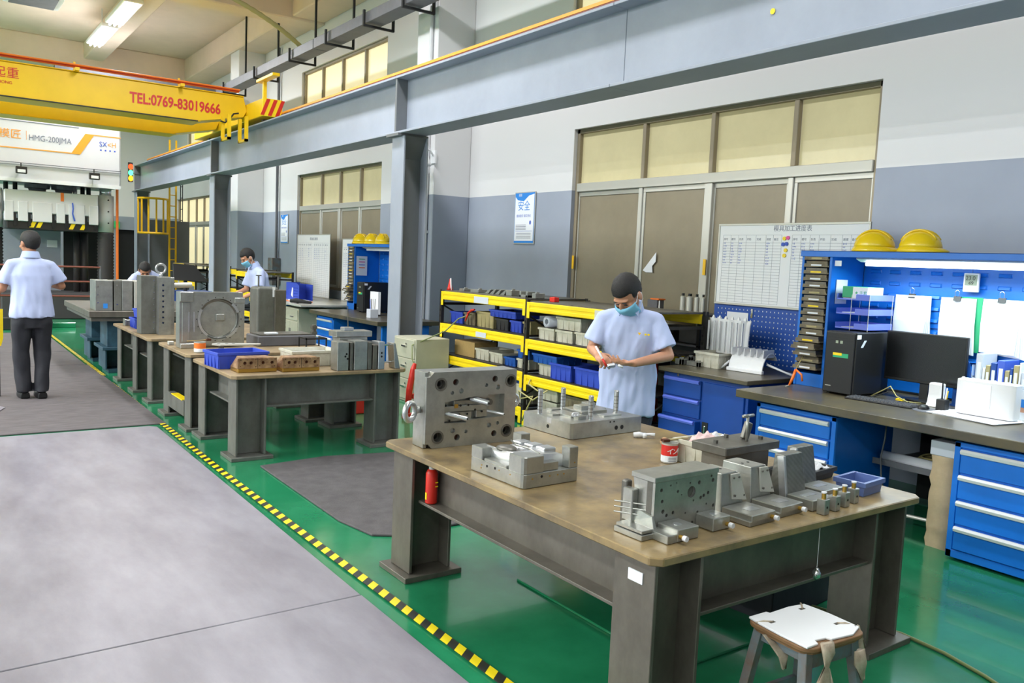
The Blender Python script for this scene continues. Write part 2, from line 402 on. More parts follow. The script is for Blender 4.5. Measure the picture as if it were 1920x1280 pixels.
tag(tp.obj('floor_tape', 'hazard_tape'), 'yellow and black striped safety tape along the edge of the aisle', 'tape')
tp = MB().box(1.78, 1.825, 11.2, 17.5, .0135, .0145)
tag(tp.obj('floor_tape', 'hazard_tape'), 'far stretch of striped safety tape beside the blue machine stand', 'tape')
# ---------------- runway girder and columns ----------------
GZ0, GZ1 = 3.06, 3.72
gd = thing('runway_girder', 'long grey steel crane runway girder carried on columns above the benches', 'girder')
for (y0, y1) in ((-4, 5.15), (5.155, 8.9), (8.905, 16.55), (16.555, 23.6)):
    s = MB().box(4.68, 4.72, y0, y1, GZ0+.02, GZ1-.02).box(4.53, 4.87, y0, y1, GZ0, GZ0+.025).box(4.53, 4.87, y0, y1, GZ1-.025, GZ1)
    s.obj('girder_section', 'girder_grey', gd, bevel=.003)
for y in (8.9, 16.55, 23.6):
    MB().box(4.54, 4.86, y-.02, y+.02, GZ0, GZ1+.01).obj('stiffener', 'dark_shade_grey', gd, bevel=.003)
    MB().box(4.5, 4.9, y-.16, y+.14, GZ0-.03, GZ0).obj('cap_plate', 'dark_shade_grey', gd)
MB().box(4.67, 4.73, -4, 23.5, GZ1, GZ1+.06).obj('crane_rail', 'duct_grey', gd, bevel=.01)
cr = thing('conductor_rail', 'orange and red conductor bars running along the top of the grey girder', 'conductor rail')
MB().box(4.80, 4.83, -4, 23.4, GZ1+.14, GZ1+.17).obj('conductor_bar', 'orange_paint', cr)
MB().box(4.80, 4.83, -4, 23.4, GZ1+.10, GZ1+.135).obj('conductor_bar', 'red_brown', cr)
MB().box(4.80, 4.83, -4, 23.4, GZ1+.045, GZ1+.07).obj('conductor_bar', 'rack_black', cr)
br0 = None
for k in range(22):
    y = 1+k*1.02
    if br0 is None: br0 = MB().box(4.74, 4.86, -.015, .015, GZ1, GZ1+.10).obj('bracket', 'rack_black', cr); br0.location = (0, y, 0)
    else: c = br0.copy(); COL.objects.link(c); c.location = (0, y, 0)
def column(y, label, x=4.56, zt=GZ0-.03):
    t = thing('steel_column', label, 'column', (x, y, 0), 0, 'steel columns under the crane girder')
    s = MB().box(0, .02, -.15, .15, .02, zt).box(.30, .32, -.15, .15, .02, zt)
    s.obj('flange', 'girder_grey', t, bevel=.002)
    MB().box(.02, .30, -.008, .008, .02, zt).obj('web', 'dark_shade_grey', t)  # web coloured darker than the flanges to paint in its shaded side
    MB().box(-.06, .38, -.22, .22, 0, .02).obj('base_plate', 'dark_shade_grey', t)
    MB().add([(.02, -.008, zt), (.02, -.14, zt), (.02, -.008, zt-.25), (.30, -.008, zt), (.30, -.14, zt), (.30, -.008, zt-.25)], [(0, 1, 2), (3, 5, 4), (0, 3, 4, 1), (1, 4, 5, 2), (0, 2, 5, 3)]).obj('gusset', 'dark_shade_grey', t)
    return t
c1 = column(8.85, 'nearest grey steel column, behind the cream cabinet')
dup(c1, (4.56, 16.55, 0), label='middle grey steel column, left of the bending worker in a mask')
dup(c1, (4.56, 23.6, 0), label='farthest grey column, at the girder end under the yellow ladder cage')
# end-wall plant room screen behind far column
o = MB().box(4.7, 6.0, 23.9, 24.0, 0, 2.35).obj('steel_screen', 'dark_shade_grey'); tag(o, 'dark grey sheet steel screen below the yellow ladder cage', 'screen')
# signal light at girder end
sg = thing('signal_light', 'red, green and amber signal light on the end of the grey girder', 'signal light', (4.43, 23.55, 3.3)); sg.scale = (.75, .75, .95)
MB().box(-.07, .07, -.05, .05, -.02, .5).obj('housing', 'black_soft', sg); MB().box(.06, .32, -.01, .06, .2, .24).obj('bracket_arm', 'duct_grey', sg)
for z, c in ((.38, 'signal_red'), (.22, 'signal_green'), (.07, 'signal_amber')):
    MB().cyl((0, -.05, z), (0, -.09, z), .075, n=14).obj('lens', c, sg)
# cable tray under the ceiling
ct = thing('cable_tray', 'grey steel cable tray hung below the ceiling on black brackets', 'cable tray')
for y0, y1 in ((-4, 7.9), (7.92, 13.4), (13.42, 19.3)):
    MB().box(5.3, 5.56, y0, y1, 4.98, 5.14).obj('tray_section', 'duct_grey', ct, bevel=.006)
MB().box(2.2, 5.3, 19.0, 19.2, 5.0, 5.12).obj('tray_section', 'duct_grey', ct)
h0 = None
for y in (7.3, 8.6, 10.2, 11.4, 12.8, 14.4, 16.3, 18.3):
    if h0 is None:
        h0 = MB().box(5.72, 5.75, -.02, .02, 4.93, 6.6).box(5.28, 5.75, -.02, .02, 4.93, 4.96).box(5.25, 5.28, -.02, .02, 4.93, 5.16).obj('hanger', 'black_soft', ct); h0.location = (0, y, 0)
    else: c = h0.copy(); COL.objects.link(c); c.location = (0, y, 0)
# lamps
def lamp(x, y, z, label, L=1.2, rz=0):
    t = thing('ceiling_lamp', label, 'lamp', (x, y, z), rz, 'fluorescent lamps under the ceiling')
    MB().prism([(-.17, -L/2), (.17, -L/2), (.17, L/2), (-.17, L/2)], .03, .1).obj('housing', 'white', t, bevel=.01)
    MB().box(-.15, .15, -L/2+.02, L/2-.02, .027, .034).obj('reflector', 'white_plastic', t)
    for q in (-.09, 0, .09): MB().cyl((q, -L/2+.03, 0), (q, L/2-.03, 0), .02, n=10).obj('tube', 'lamp_on', t)
    MB().box(-.01, .01, -.01, .01, .1, .62-.0).obj('rod', 'white', t)
    return t
l1 = lamp(3.22, 17.75, 6.0, 'nearer of the two lit tube lamps at the top left', 1.9)
dup(l1, (3.2, 19.95, 6.0), label='farther lit tube lamp at top left, above the yellow crane')
dup(l1, (3.25, 24.6, 5.9), label='small far lamp just above the crane top rail')
dup(l1, (3.25, 14.0, 6.0), label='tube lamp at top edge, nearest in its row')
du = thing('ceiling_fan_unit', 'white ceiling unit with dark louvre in the top left corner', 'ceiling unit', (1.9, 18.3, 6.1))
MB().box(-.6, .35, -.5, .5, 0, .25).obj('casing', 'white', du, bevel=.02); MB().box(-.5, .25, -.42, .42, -.02, .0).obj('louvre', 'duct_grey', du)
MB().box(-.02, .02, -.02, .02, .25, .5).obj('rod', 'white', du)
# flexible conduit sagging from the ceiling
P0, P1, P2 = Vector((2.55, 14.3, 6.1)), Vector((4.4, 14.0, 5.8)), Vector((5.45, 14.3, 5.18))
pts = [(1-t)**2*P0+2*t*(1-t)*P1+t*t*P2 for t in [i/40 for i in range(41)]]
fl = thing('flexible_conduit', 'pale ribbed flexible conduit curving across the ceiling to the cable tray', 'conduit')
MB().tube(pts, [.035+.006*(i % 2) for i in range(41)], 10).obj('hose', 'cable_tan', fl, smooth=True)
MB().cyl(pts[14], pts[14]+Vector((0, 0, .75)), .006, n=6).obj('hanging_wire', 'rack_black', fl)
# ---------------- overhead crane ----------------
ck = thing('bridge_crane', 'yellow double girder overhead travelling crane spanning the hall', 'crane')
def girder(y0, y1, z0, z1, xe, bev):
    s = MB(); XL = -17.4
    pr = [(XL, z0), (xe-.75, z0), (xe, z0+.16), (xe+.06, z1-.22), (xe, z1), (XL, z1)]
    s.loft([[Vector((x, y0, z)) for x, z in pr], [Vector((x, y1, z)) for x, z in pr]])
    s.box(XL, xe-.7, y0-.03, y1+.03, z0-.012, z0).box(XL, xe, y0-.03, y1+.03, z1, z1+.015)
    return s.obj('main_girder', 'crane_yellow', ck, bevel=.006)
girder(14.3, 14.75, 3.7, 4.19, 4.45, 0)
girder(15.9, 16.35, 3.66, 4.19, 4.45, 0)
MB().box(-17.4, 3.7, 14.24, 14.30, 3.69, 3.705).obj('flange_strip', 'rack_black', ck)
e = MB().box(4.5, 4.82, 13.5, 17.6, 3.80, 4.08).obj('end_carriage', 'crane_yellow', ck, bevel=.01)
MB().box(4.50, 4.82, 13.46, 13.5, 3.80, 4.08).obj('buffer_plate', 'yellow', e)
for k in range(3): MB().prism([(-.16+k*.12, 3.81), (-.10+k*.12, 3.81), (-.0+k*.12, 4.07), (-.06+k*.12, 4.07)], 0, .004, M=Matrix(((1, 0, 0, 4.62), (0, 0, 1, 13.455), (0, 1, 0, 0), (0, 0, 0, 1)))).obj('stripe', 'red', e)
for y in (13.9, 17.1): MB().cyl((4.64, y, 3.86), (4.76, y, 3.86), .09, n=18).obj('wheel', 'duct_grey', ck)
MB().box(4.60, 4.66, 13.75, 13.81, 4.08, 4.40).box(4.56, 4.68, 13.2, 14.0, 4.40, 4.45).obj('collector_arm', 'crane_yellow', ck, bevel=.006)
for q in range(3): MB().cyl((-17.4, 14.24-q*.035, 4.25+q*.012), (4.35, 14.24-q*.035, 4.25+q*.012), .013, n=8).obj('festoon_cable', ('orange', 'red', 'orange')[q], ck)
for x in (.2, 1.9, 3.4): MB().box(x, x+.06, 14.12, 14.34, 4.19, 4.235).box(x, x+.03, 14.3, 14.33, 4.2, 4.34).obj('cable_bracket', 'crane_yellow', ck)
for x in (4.08, 4.36): MB().box(x, x+.05, 13.9, 13.95, 3.42, 3.82).box(x, x+.05, 14.25, 14.3, 3.42, 3.82).box(x, x+.05, 13.9, 14.3, 3.42, 3.46).obj('anti_drop_bracket', 'crane_yellow', ck)
MB().tube([(4.05, 14.22, 3.74), (4.12, 14.2, 3.72), (4.2, 14.2, 3.80), (4.26, 14.2, 3.88), (4.34, 14.2, 3.9)], .014, 8).obj('cable_end', 'rack_black', ck)
MB().prism(circ(0, 0, .02, 12), 0, .002, M=MX(4.675, 3.71, 3.37)).obj('paint_spot', 'yellow', gd)
text('lettering', 'TEL:0769-83019666', .225, 'ink_red', MY(2.68, 14.295, 3.86), ck, sx=.76, bold=.006)
text('lettering', '起重', .17, 'ink_red', MY(.86, 14.295, 3.98), ck)
text('lettering', 'QIZHONG', .06, 'red', MY(.82, 14.295, 3.88), ck)
MB().cyl((.0, 16.9, 4.42), (4.3, 16.9, 4.42), .012, n=6).obj('guide_wire', 'rack_black', ck)
# ---------------- press ----------------
pr = thing('mould_spotting_press', 'huge white die spotting press at the far end of the aisle', 'press', (0, 0, 0))
cb = MB().box(.95, 3.52, 19.75, 21.6, 2.86, 5.05).obj('crown', 'press_white', pr, bevel=.03)
MB().box(.95, 3.52, 19.735, 19.75, 2.83, 2.9).obj('crown_lip', 'white', cb)
text('lettering', 'HMG-200JMA', .165, 'line_grey', MY(1.80, 19.742, 3.68), cb, sx=.82)
text('lettering', '模匠', .2, 'orange_paint', MY(1.28, 19.742, 3.70), cb, sx=1.)
MB().box(1.76, 1.765, 19.744, 19.75, 3.68, 3.86).obj('divider', 'orange_paint', cb)
MB().box(.95, 2.72, 19.742, 19.75, 4.03, 4.045).obj('stripe', 'line_grey', cb)
ln = Matrix(((1, 0, 0, 0), (0, 0, -1, 19.742), (0, 1, 0, 0), (0, 0, 0, 1)))
MB().prism([(.95, 3.49), (2.74, 3.49), (3.0, 3.91), (3.52, 3.91), (3.52, 3.93), (2.84, 3.93), (2.58, 3.51), (.95, 3.51)], 0, .004, M=ln).obj('stripe', 'orange_paint', cb)
text('lettering', 'SX', .15, 'ink_blue', MY(3.10, 19.742, 3.70), cb, sx=.9); text('lettering', '<H', .15, 'orange_paint', MY(3.26, 19.742, 3.70), cb, sx=.9)
for q in range(4): MB().box(3.12+q*.09, 3.15+q*.09, 19.744, 19.75, 3.61, 3.64).obj('mark', 'ink_blue', cb)
MB().box(.95, 3.52, 19.70, 19.72, 3.20, 3.212).box(.95, 3.52, 19.70, 19.72, 3.16, 3.168).obj('cable', 'duct_grey', cb)
for x in (1.55, 2.88):
    fl = MB().box(x, x+.2, 19.5, 19.6, 2.98, 3.12).obj('floodlight', 'rack_black', pr, bevel=.008); MB().box(x+.03, x+.17, 19.49, 19.5, 3.0, 3.06).obj('lens', 'white', fl); MB().box(x+.09, x+.11, 19.6, 19.75, 3.04, 3.07).box(x+.09, x+.11, 19.6, 19.62, 3.07, 3.2).obj('arm', 'rack_black', fl)
def guide(x):
    p = MB().cyl((x, 20.3, 2.70), (x, 20.3, 2.84), .12, n=20).obj('guide_rod', 'chrome', pr, smooth=True)
    MB().cyl((x, 20.3, 1.9), (x, 20.3, 2.7), .17, n=24).obj('guide_sleeve', 'press_white', p, smooth=True)
    bl = [(.165+(.012 if i % 2 else -.01), .55+i*.0337) for i in range(41)]
    MB().lathe(bl, (x, 20.3, 0), 20).obj('bellows', 'bellows', p, smooth=True)
    for z in (2.1, 2.35, 2.6): MB().cyl((x+.03, 20.125, z), (x+.03, 20.14, z), .018, n=8).obj('bolt', 'black', p)
guide(3.31); guide(1.20)
sl = MB().box(1.38, 3.12, 20.0, 21.3, 2.22, 2.68).obj('slide', 'press_white', pr, bevel=.015)
for i, (a, b) in enumerate(((1.38, 1.54), (1.62, 1.80), (1.88, 2.24), (2.32, 2.48), (2.55, 2.86), (2.94, 3.12))):
    MB().box(a, b, 19.985, 20.2, 2.04, 2.45).obj('slide_pad', 'press_white', sl, bevel=.01)
MB().box(1.42, 3.12, 20.02, 21.2, 1.88, 2.10).obj('tee_slot_plate', 'rack_black', sl, bevel=.008)
for x in (1.56, 1.82, 2.26, 2.50, 2.88, 3.06): MB().box(x-.02, x+.03, 20.0, 20.05, 1.94, 2.2).obj('tee_slot', 'black', sl)
for x in (1.82, 1.94, 2.55, 2.76):
    MB().prism([(x, 1.92), (x+.08, 1.92), (x+.14, 2.05), (x+.06, 2.05)], 0, .004, M=Matrix(((1, 0, 0, 0), (0, 0, -1, 20.018), (0, 1, 0, 0), (0, 0, 0, 1)))).obj('hazard_mark', 'yellow', sl)
MB().box(2.40, 2.46, 19.99, 20.0, 2.5, 2.68).obj('scale_strip', 'orange', sl)
MB().tube([(2.62, 19.97, 2.48), (2.63, 19.95, 2.36), (2.62, 19.96, 2.25), (2.66, 19.97, 2.1)], .014, 8).obj('air_hose', 'ink_blue', sl)
for x in (2.02, 2.52): MB().lathe([(.24, 2.84), (.24, 2.76), (.17, 2.75), (.15, 2.66)], (x, 20.5, 0), 22).obj('cylinder_flange', 'duct_grey', pr, smooth=False)
for x in (1.45, 1.62, 2.75, 2.9, 3.02): MB().cyl((x, 20.6, 2.6), (x, 20.6, 2.86), .045, n=12).obj('hydraulic_rod', 'black_soft' if x != 2.75 else 'white', pr)
MB().box(1.30, 3.35, 20.0, 21.5, 0, .55).obj('bolster', 'concrete_dark', pr, bevel=.02)
MB().box(1.42, 2.55, 21.3, 21.4, .55, 1.92).obj('back_screen', 'girder_grey', pr)
MB().box(2.28, 2.48, 21.28, 21.3, 1.52, 1.68).obj('notice', 'paper', pr)
MB().box(2.62, 3.45, 21.35, 21.45, .5, 2.0).obj('back_plate', 'black_soft', pr)
for x in (2.82, 2.98): MB().cyl((x, 20.9, .5), (x, 20.9, 1.9), .07, n=14).obj('guide_post', 'bellows', pr, smooth=True)
MB().cyl((3.53, 20.2, .1), (3.53, 20.2, 2.85), .03, n=10).obj('riser_pipe', 'orange', pr)
MB().box(3.50, 3.52, 20.3, 20.32, 2.95, 3.3).box(3.5, 3.62, 20.3, 20.32, 2.95, 2.98).box(3.5, 3.62, 20.3, 20.32, 3.28, 3.3).box(3.6, 3.62, 20.3, 20.32, 2.95, 3.3).obj('side_handle', 'duct_grey', pr)
# red guard rail in front of press
gr = thing('guard_rail', 'red brown guard rails in front of the white press', 'rail', (1.5, 19.0, 0))
for z in (.55, .85, 1.15): MB().cyl((-.3, 0, z), (1.5, 0, z), .02, n=8).obj('rail_bar', 'red_brown', gr)
for x in (-.3, .55, 1.5): MB().cyl((x, 0, 0), (x, 0, 1.18), .02, n=8).obj('post', 'red_brown' if x < 1 else 'duct_grey', gr)
ker = thing('hazard_kerb', 'low black kerb with a yellow patch across the aisle behind the walking man', 'kerb', (1.4, 17.6, 0))
MB().box(-.9, .55, 0, .25, 0, .22).obj('kerb_block', 'black_soft', ker, bevel=.01); MB().prism([(.1, .01), (.28, .01), (.34, .21), (.02, .21)], 0, .006, M=MY(0, -.001, 0)).obj('yellow_patch', 'yellow_orange', ker)
gp = MB().box(1.2, 2.4, 17.95, 18.7, 0, .1).obj('green_platform', 'floor_green', bevel=.01); tag(gp, 'low green platform in front of the press behind the kerb', 'platform')
# yellow ladder with cage
ld = thing('caged_ladder', 'yellow steel access ladder with safety cage up to the girder end', 'ladder', (5.05, 23.0, 0))
for x in (.22, .38): MB().box(x-.02, x+.02, -.02, .02, 0, 4.4).obj('stile', 'yellow_orange', ld)
for k in range(13): MB().cyl((.22, 0, .75+k*.28), (.38, 0, .75+k*.28), .012, n=6).obj('rung', 'yellow_orange', ld)
for z in (2.86, 1.98):
    MB().tube([(.3-.52*math.sin(a)-.0, -.45*math.sin(a)*.6-.0, z) if False else (.20-.36*(1-math.cos(a))*1.0, .1-.38*math.sin(a)-.0, z) for a in [i*PI/12 for i in range(13)]], .03, 6).obj('hoop', 'yellow_orange', ld)
for i in range(7):
    a = i*PI/6
    MB().box(.20-.36*(1-math.cos(a))-.02, .20-.36*(1-math.cos(a))+.02, .1-.38*math.sin(a)-.012, .1-.38*math.sin(a)+.012, 1.96, 2.88).obj('cage_bar', 'yellow_orange', ld)
wl = thing('wall_ladder', 'thin dark rung ladder on the wall right of the yellow ladder', 'ladder', (6.1, 25.2, 0))
for y in (-.12, .12): MB().cyl((0, y, .3), (0, y, 4.4), .012, n=6).obj('stile', 'black_soft', wl)
for k in range(12): MB().cyl((0, -.12, .5+.32*k), (0, .12, .5+.32*k), .01, n=6).obj('rung', 'black_soft', wl)
# conduits, camera, posters
o = MB().cyl((6.34, 17.95, 1.2), (6.34, 17.95, 6.0), .03, n=10); tag(o.obj('wall_conduit', 'duct_grey'), 'thin grey conduit running down the wall to the electrical box', 'conduit')
eb = thing('electrical_box', 'grey green electrical box on the wall behind the bending masked worker', 'box', (6.3, 17.95, 1.05)); MB().box(-.1, .1, -.14, .14, -.15, .45).obj('casing', 'stool_metal', eb, bevel=.01); MB().box(-.105, -.1, -.05, .05, .1, .2).obj('door_catch', 'black', eb)
o = MB().cyl((5.77, 10.3, 0), (5.77, 10.3, 6.2), .028, n=10).box(5.74, 5.8, 10.26, 10.34, 3.7, 3.73).box(5.74, 5.8, 10.26, 10.34, 1.98, 2.02); tag(o.obj('downpipe', 'wall_white'), 'thin pipe running down the face of the white pilaster', 'pipe')
cc = thing('security_camera', 'white dome security camera on the pilaster beside the nearest column', 'camera', (5.62, 10.12, 2.86))
MB().lathe([(.02, .2), (.05, .17), (.095, .06), (.1, .03)], (0, 0, 0), 18).obj('housing', 'white', cc, smooth=True)
MB().ell((0, 0, -.02), .085, .085, .1).obj('dome', 'white_plastic', cc, smooth=True)
MB().cyl((-.03, -.07, -.03), (-.04, -.09, -.035), .03, n=14).obj('lens', 'black', cc)
MB().tube([(0, 0, .18), (.03, .01, .26), (.1, .03, .25), (.18, .06, .18)], .014, 8).obj('arm', 'white', cc)
MB().box(.165, .19, .0, .12, .08, .26).obj('wall_plate', 'white', cc)
def poster(y0, y1, z0, z1, label, x=WX-.012):
    t = thing('wall_poster', label, 'poster', (x, y0, z0), 0, 'safety posters on the wall'); W, Hh = y0-y1, z1-z0
    MB().box(0, W, 0, Hh, -.006, .006, M=MX(0, 0, 0)).obj('frame', 'alu', t, bevel=.002)
    MB().box(.012, W-.012, .012, Hh-.012, .006, .008, M=MX(0, 0, 0)).obj('board', 'ink_blue' if 0 else 'poster_blue', t)
    MB().prism([(.02, .04), (W-.02, .04), (W-.02, Hh-.03), (W*.7, Hh-.05), (W*.45, Hh-.12), (W*.15, Hh-.1), (.02, Hh-.06)], .008, .009, M=MX(0, 0, 0)).obj('sheet', 'paper', t)
    p = MX(0, 0, 0) @ Matrix.Translation((0, 0, .009))
    text('lettering', '安全', W*.30, 'poster_blue', p @ Matrix.Translation((W*.17, Hh*.66, 0)), t)
    text('lettering', '规范', W*.08, 'white', p @ Matrix.Translation((W*.2, Hh*.92, 0)), t)
    text('lettering', '提高意识 落实责任', W*.085, 'ink_blue', p @ Matrix.Translation((W*.12, Hh*.52, 0)), t)
    for k in range(4): MB().box(W*.1, W*.6, Hh*(.36-.03*k), Hh*(.37-.03*k), 0, .0008, M=p).obj('text_line', 'line_grey', t)
    MB().box(W*.1, W*.9, Hh*.245, Hh*.252, 0, .0008, M=p).obj('rule', 'ink_blue', t)
    for k in range(4): MB().box(W*.14, W*.85, Hh*(.2-.03*k), Hh*(.21-.03*k), 0, .0008, M=p).obj('text_line', 'line_grey', t)
    MB().ell((W*.8, Hh*.41, 0), .02, .028, .001, M=p).obj('figure', 'ink_blue', t)
    return t
mat('poster_blue', (40, 130, 214), .6)
poster(9.01, 8.56, 1.87, 2.54, 'blue and white framed safety poster between the pilaster and the big window')
poster(17.8, 17.36, 1.82, 2.45, 'farther blue and white safety poster, left of the second window')
# ---------------- heavy welded tables ----------------
def table(name, label, x0, x1, y0, y1, zt, top='table_top', steel='table_steel', legs=None, ap=.24, stuff_shelf=False, th=.03):
    t = thing(name, label, 'table', (x0, y0, 0)); W, D = x1-x0, y1-y0
    c = .035
    MB().prism([(c, 0), (W-c, 0), (W, c), (W, D-c), (W-c, D), (c, D), (0, D-c), (0, c)], zt-th, zt).obj('tabletop', top, t, bevel=.004)
    zb = zt-th-ap; lw = .24; ld = .2; ov = .045
    legs = legs or [(ov, ov), (W-ov-lw, ov), (ov, D-ov-ld), (W-ov-lw, D-ov-ld)]
    L0 = None
    for (a, b) in legs:
        s = MB().box(0, .016, 0, ld, .03, zt-th).box(lw-.016, lw, 0, ld, .03, zt-th).box(.016, lw-.016, ld/2-.007, ld/2+.007, .03, zt-th)
        s.box(-.045, lw+.045, -.045, ld+.045, .0, .028)
        o = s.obj('leg', steel, t, bevel=.002) if L0 is None else None
        if o is None: o = L0.copy(); COL.objects.link(o)
        L0 = L0 or o; o.location = (a, b, 0)
    # aprons: H-beams lying between the legs
    def beamx(y, n='apron'):
        MB().box(ov+lw, W-ov-lw, y-.006, y+.006, zb, zt-th).box(ov+lw, W-ov-lw, y-.08, y+.08, zb, zb+.014).box(ov+lw, W-ov-lw, y-.08, y+.08, zt-th-.014, zt-th).obj(n, steel, t, bevel=.002)
    def beamy(x, n='apron'):
        MB().box(x-.006, x+.006, ov+ld, D-ov-ld, zb, zt-th).box(x-.08, x+.08, ov+ld, D-ov-ld, zb, zb+.014).box(x-.08, x+.08, ov+ld, D-ov-ld, zt-th-.014, zt-th).obj(n, steel, t, bevel=.002)
    beamx(ov+ld/2); beamx(D-ov-ld/2); beamy(ov+lw/2); beamy(W-ov-lw/2)
    return t
t1 = table('work_table', 'large front fitting table with stained brown top and dark welded steel legs', 1.93, 3.58, 1.84, 3.82, .675, ap=.25)
MB().box(-.004, 0, .1, .17, .55, .59).obj('sticker', 'paper', t1).location = (.045, 0, 0)
t2 = table('work_table', 'second table from the front, carrying copper coloured blocks and mould plates', 1.9, 3.40, 6.30, 7.46, .67, 'table_top2', 'table_steel2', ap=.24)
t2b = table('work_table', 'slightly taller table behind the second one, holding the round cavity plate', 1.87, 3.3, 7.52, 8.62, .695, 'table_top2', 'table_steel2', ap=.07)
MB().box(.04, .10, .25, .86, .10, .24).obj('yellow_edged_board', 'table_steel2', t2b, label='grey board with yellow painted edge'); MB().box(.036, .10, .3, .7, .236, .245).obj('paint_patch', 'yellow', t2b)
t3 = table('work_table', 'third table along the aisle, with tall steel plates and stacked blue bins', 1.87, 3.45, 9.06, 11.0, .68, 'table_top2', 'table_steel2', ap=.22, legs=[(.045, .045), (1.3, .045), (.045, 1.7), (1.3, 1.7), (.045, .8)])
t4 = thing('machine_table', 'dark topped table on teal painted steel stands behind the third table', 'table', (1.66, 11.35, 0))
MB().box(0, 1.6, 0, 2.2, .72, .80).obj('tabletop', 'table_steel', t4, bevel=.006); MB().box(.03, 1.57, .03, 2.17, .67, .72).obj('sub_plate', 'steel_dark', t4)
for (a, b) in ((.22, .1), (.22, 1.3), (.98, .1), (.98, 1.3)):
    MB().box(a, a+.5, b, b+.5, .34, .67).obj('riser', 'teal_steel', t4, bevel=.005)
    s = MB().box(a-.06, a+.56, b-.06, b+.6, .3, .34).box(a-.02, a, b, b+.5, .05, .3).box(a+.5, a+.52, b, b+.5, .05, .3).box(a, a+.5, b+.24, b+.26, .05, .3).box(a+.02, a+.48, b+.02, b+.48, 0, .05)
    s.obj('stand', 'teal_steel', t4, bevel=.003)
MB().box(.6, .68, -.002, 0, .58, .6).obj('sticker', 'paper', t4)
# ---------------- front table: moulds ----------------
TZ = .675
# A: upright mould half with guide bushes and lifting eyes
mA = thing('mould_half', 'upright steel mould half with four bushed corner holes and lifting eyes', 'mould', (2.04, 3.54, TZ+.001), math.radians(-2))
W, Hh = .515, .385
big = [(.12, .84), (.93, .846), (.10, .145), (.90, .155)]
med = [(.285, .86), (.74, .88), (.32, .12), (.75, .13)]
smc = [(.35, .74, .0135), (.25, .72, .010), (.64, .80, .010), (.78, .765, .0135), (.27, .215, .0135), (.42, .19, .010), (.69, .25, .0135), (.79, .27, .010)]
holes = [circ(u*W, v*Hh, .026, 24) for u, v in big]+[circ(u*W, v*Hh, .0165, 18) for u, v in med]+[circ(u*W, v*Hh, r, 14) for u, v, r in smc]
pocket = [(.17*W, .32*Hh), (.42*W, .31*Hh), (.42*W, .345*Hh), (.86*W, .36*Hh), (.86*W, .67*Hh), (.66*W, .67*Hh), (.66*W, .64*Hh), (.5*W, .655*Hh), (.17*W, .60*Hh)]
c = .022
out = [(c, 0), (W, 0), (W, Hh), (c, Hh), (0, Hh-c), (0, c)]
v, f = extr(out, holes+[pocket], -.045, 0)
s = MB().add(v, f, MY(0, 0, 0), 'steel')
s.box(0.0, W, .045, .135, 0, Hh, mt='steel'); s.box(-.02, 0, .02, .135, 0, Hh, mt='steel').box(-.02, 0.003, .0, .02, c, Hh-c, mt='steel')
o = s.obj('mould_plate', None, mA, bevel=.002)
for u, v_ in big:
    b = MB(); cx, cz = u*W, v_*Hh
    b.loft([[Vector((cx+r*math.cos(k*PI/12), y, cz+r*math.sin(k*PI/12))) for k in range(24)] for r, y in ((.034, -.0005), (.034, -.003), (.0245, -.003), (.0245, .03), (.015, .03), (.013, .044))], cap=False)
    b.obj('guide_bush', 'steel_dark', mA, smooth=False)
    MB().cyl((cx, .040, cz), (cx, .043, cz), .02, n=16).obj('bore_floor', 'hole_dark', mA)
for u, v_ in med: MB().cyl((u*W, .030, v_*Hh), (u*W, .034, v_*Hh), .0165, n=16).obj('bore_floor', 'rust_hole', mA)
for u, v_, r in smc: MB().cyl((u*W, .022, v_*Hh), (u*W, .028, v_*Hh), r, n=12).obj('bore_floor', 'steel_bright', mA)
for a, b, cc_, d, e in ((.17, .50, .33, .45, .02), (.17, .66, .46, .535, .012), (.30, .66, .535, .60, .026), (.55, .68, .36, .5, .018)):
    MB().box(a*W, b*W, e, .045, cc_*Hh, d*Hh).obj('insert_block', 'steel', mA, bevel=.002)
for (u, v_), (u2, v2), r in (((.20, .44), (.37, .385), .012), ((.5, .615), (.61, .575), .0155), ((.68, .44), (.80, .41), .0085)):
    MB().cyl((u*W+.0, .03, v_*Hh), (u2*W, -.05, v2*Hh+.0), r, n=14).obj('core_pin', 'steel_bright', mA, smooth=False)
    MB().cyl((u2*W, -.0498, v2*Hh), (u2*W+.0002, -.052, v2*Hh), r*.4, n=8).obj('pin_hole', 'hole_dark', mA)
for u, v_ in ((.19, .55), (.36, .54), (.45, .54), (.24, .345), (.35, .42), (.44, .42), (.61, .44), (.53, .47)):
    MB().cyl((u*W, .011, v_*Hh), (u*W, .0125, v_*Hh), .006, n=10).obj('ejector_hole', 'hole_dark', mA)
MB().box(.29*W, .33*W, .009, .013, .51*Hh, .56*Hh).obj('brass_insert', 'brass', mA)
MB().cyl((.73*W, .035, .55*Hh), (.73*W, .03, .55*Hh), .016, n=14).obj('round_insert', 'steel_dark', mA)
def eyebolt(parent, c0, c1, R=.034, r=.0105):
    c0, c1 = Vector(c0), Vector(c1); d = (c1-c0).normalized(); s = MB()
    s.cyl(c0, c1, .018, n=14); a = d; b = Vector((0, 0, 1)) if abs(d.z) < .9 else Vector((1, 0, 0)); n_ = a.cross(b).normalized()
    cc_ = c1+d*R; rings = []
    for k in range(25):
        t = 2*PI*k/24; e = a*math.cos(t)+b*math.sin(t); rings.append([cc_+e*(R+r*math.cos(q*PI/5))+n_*r*math.sin(q*PI/5) for q in range(10)])
    s.loft(rings, cap=False)
    o = s.obj('lifting_eye', 'steel_bright', parent, smooth=True); return o
eyebolt(mA, (-.02, .07, .19), (-.055, .05, .19), .043, .0145); eyebolt(mA, (W, .1, .20), (W+.012, .1, .20), .034, .011)
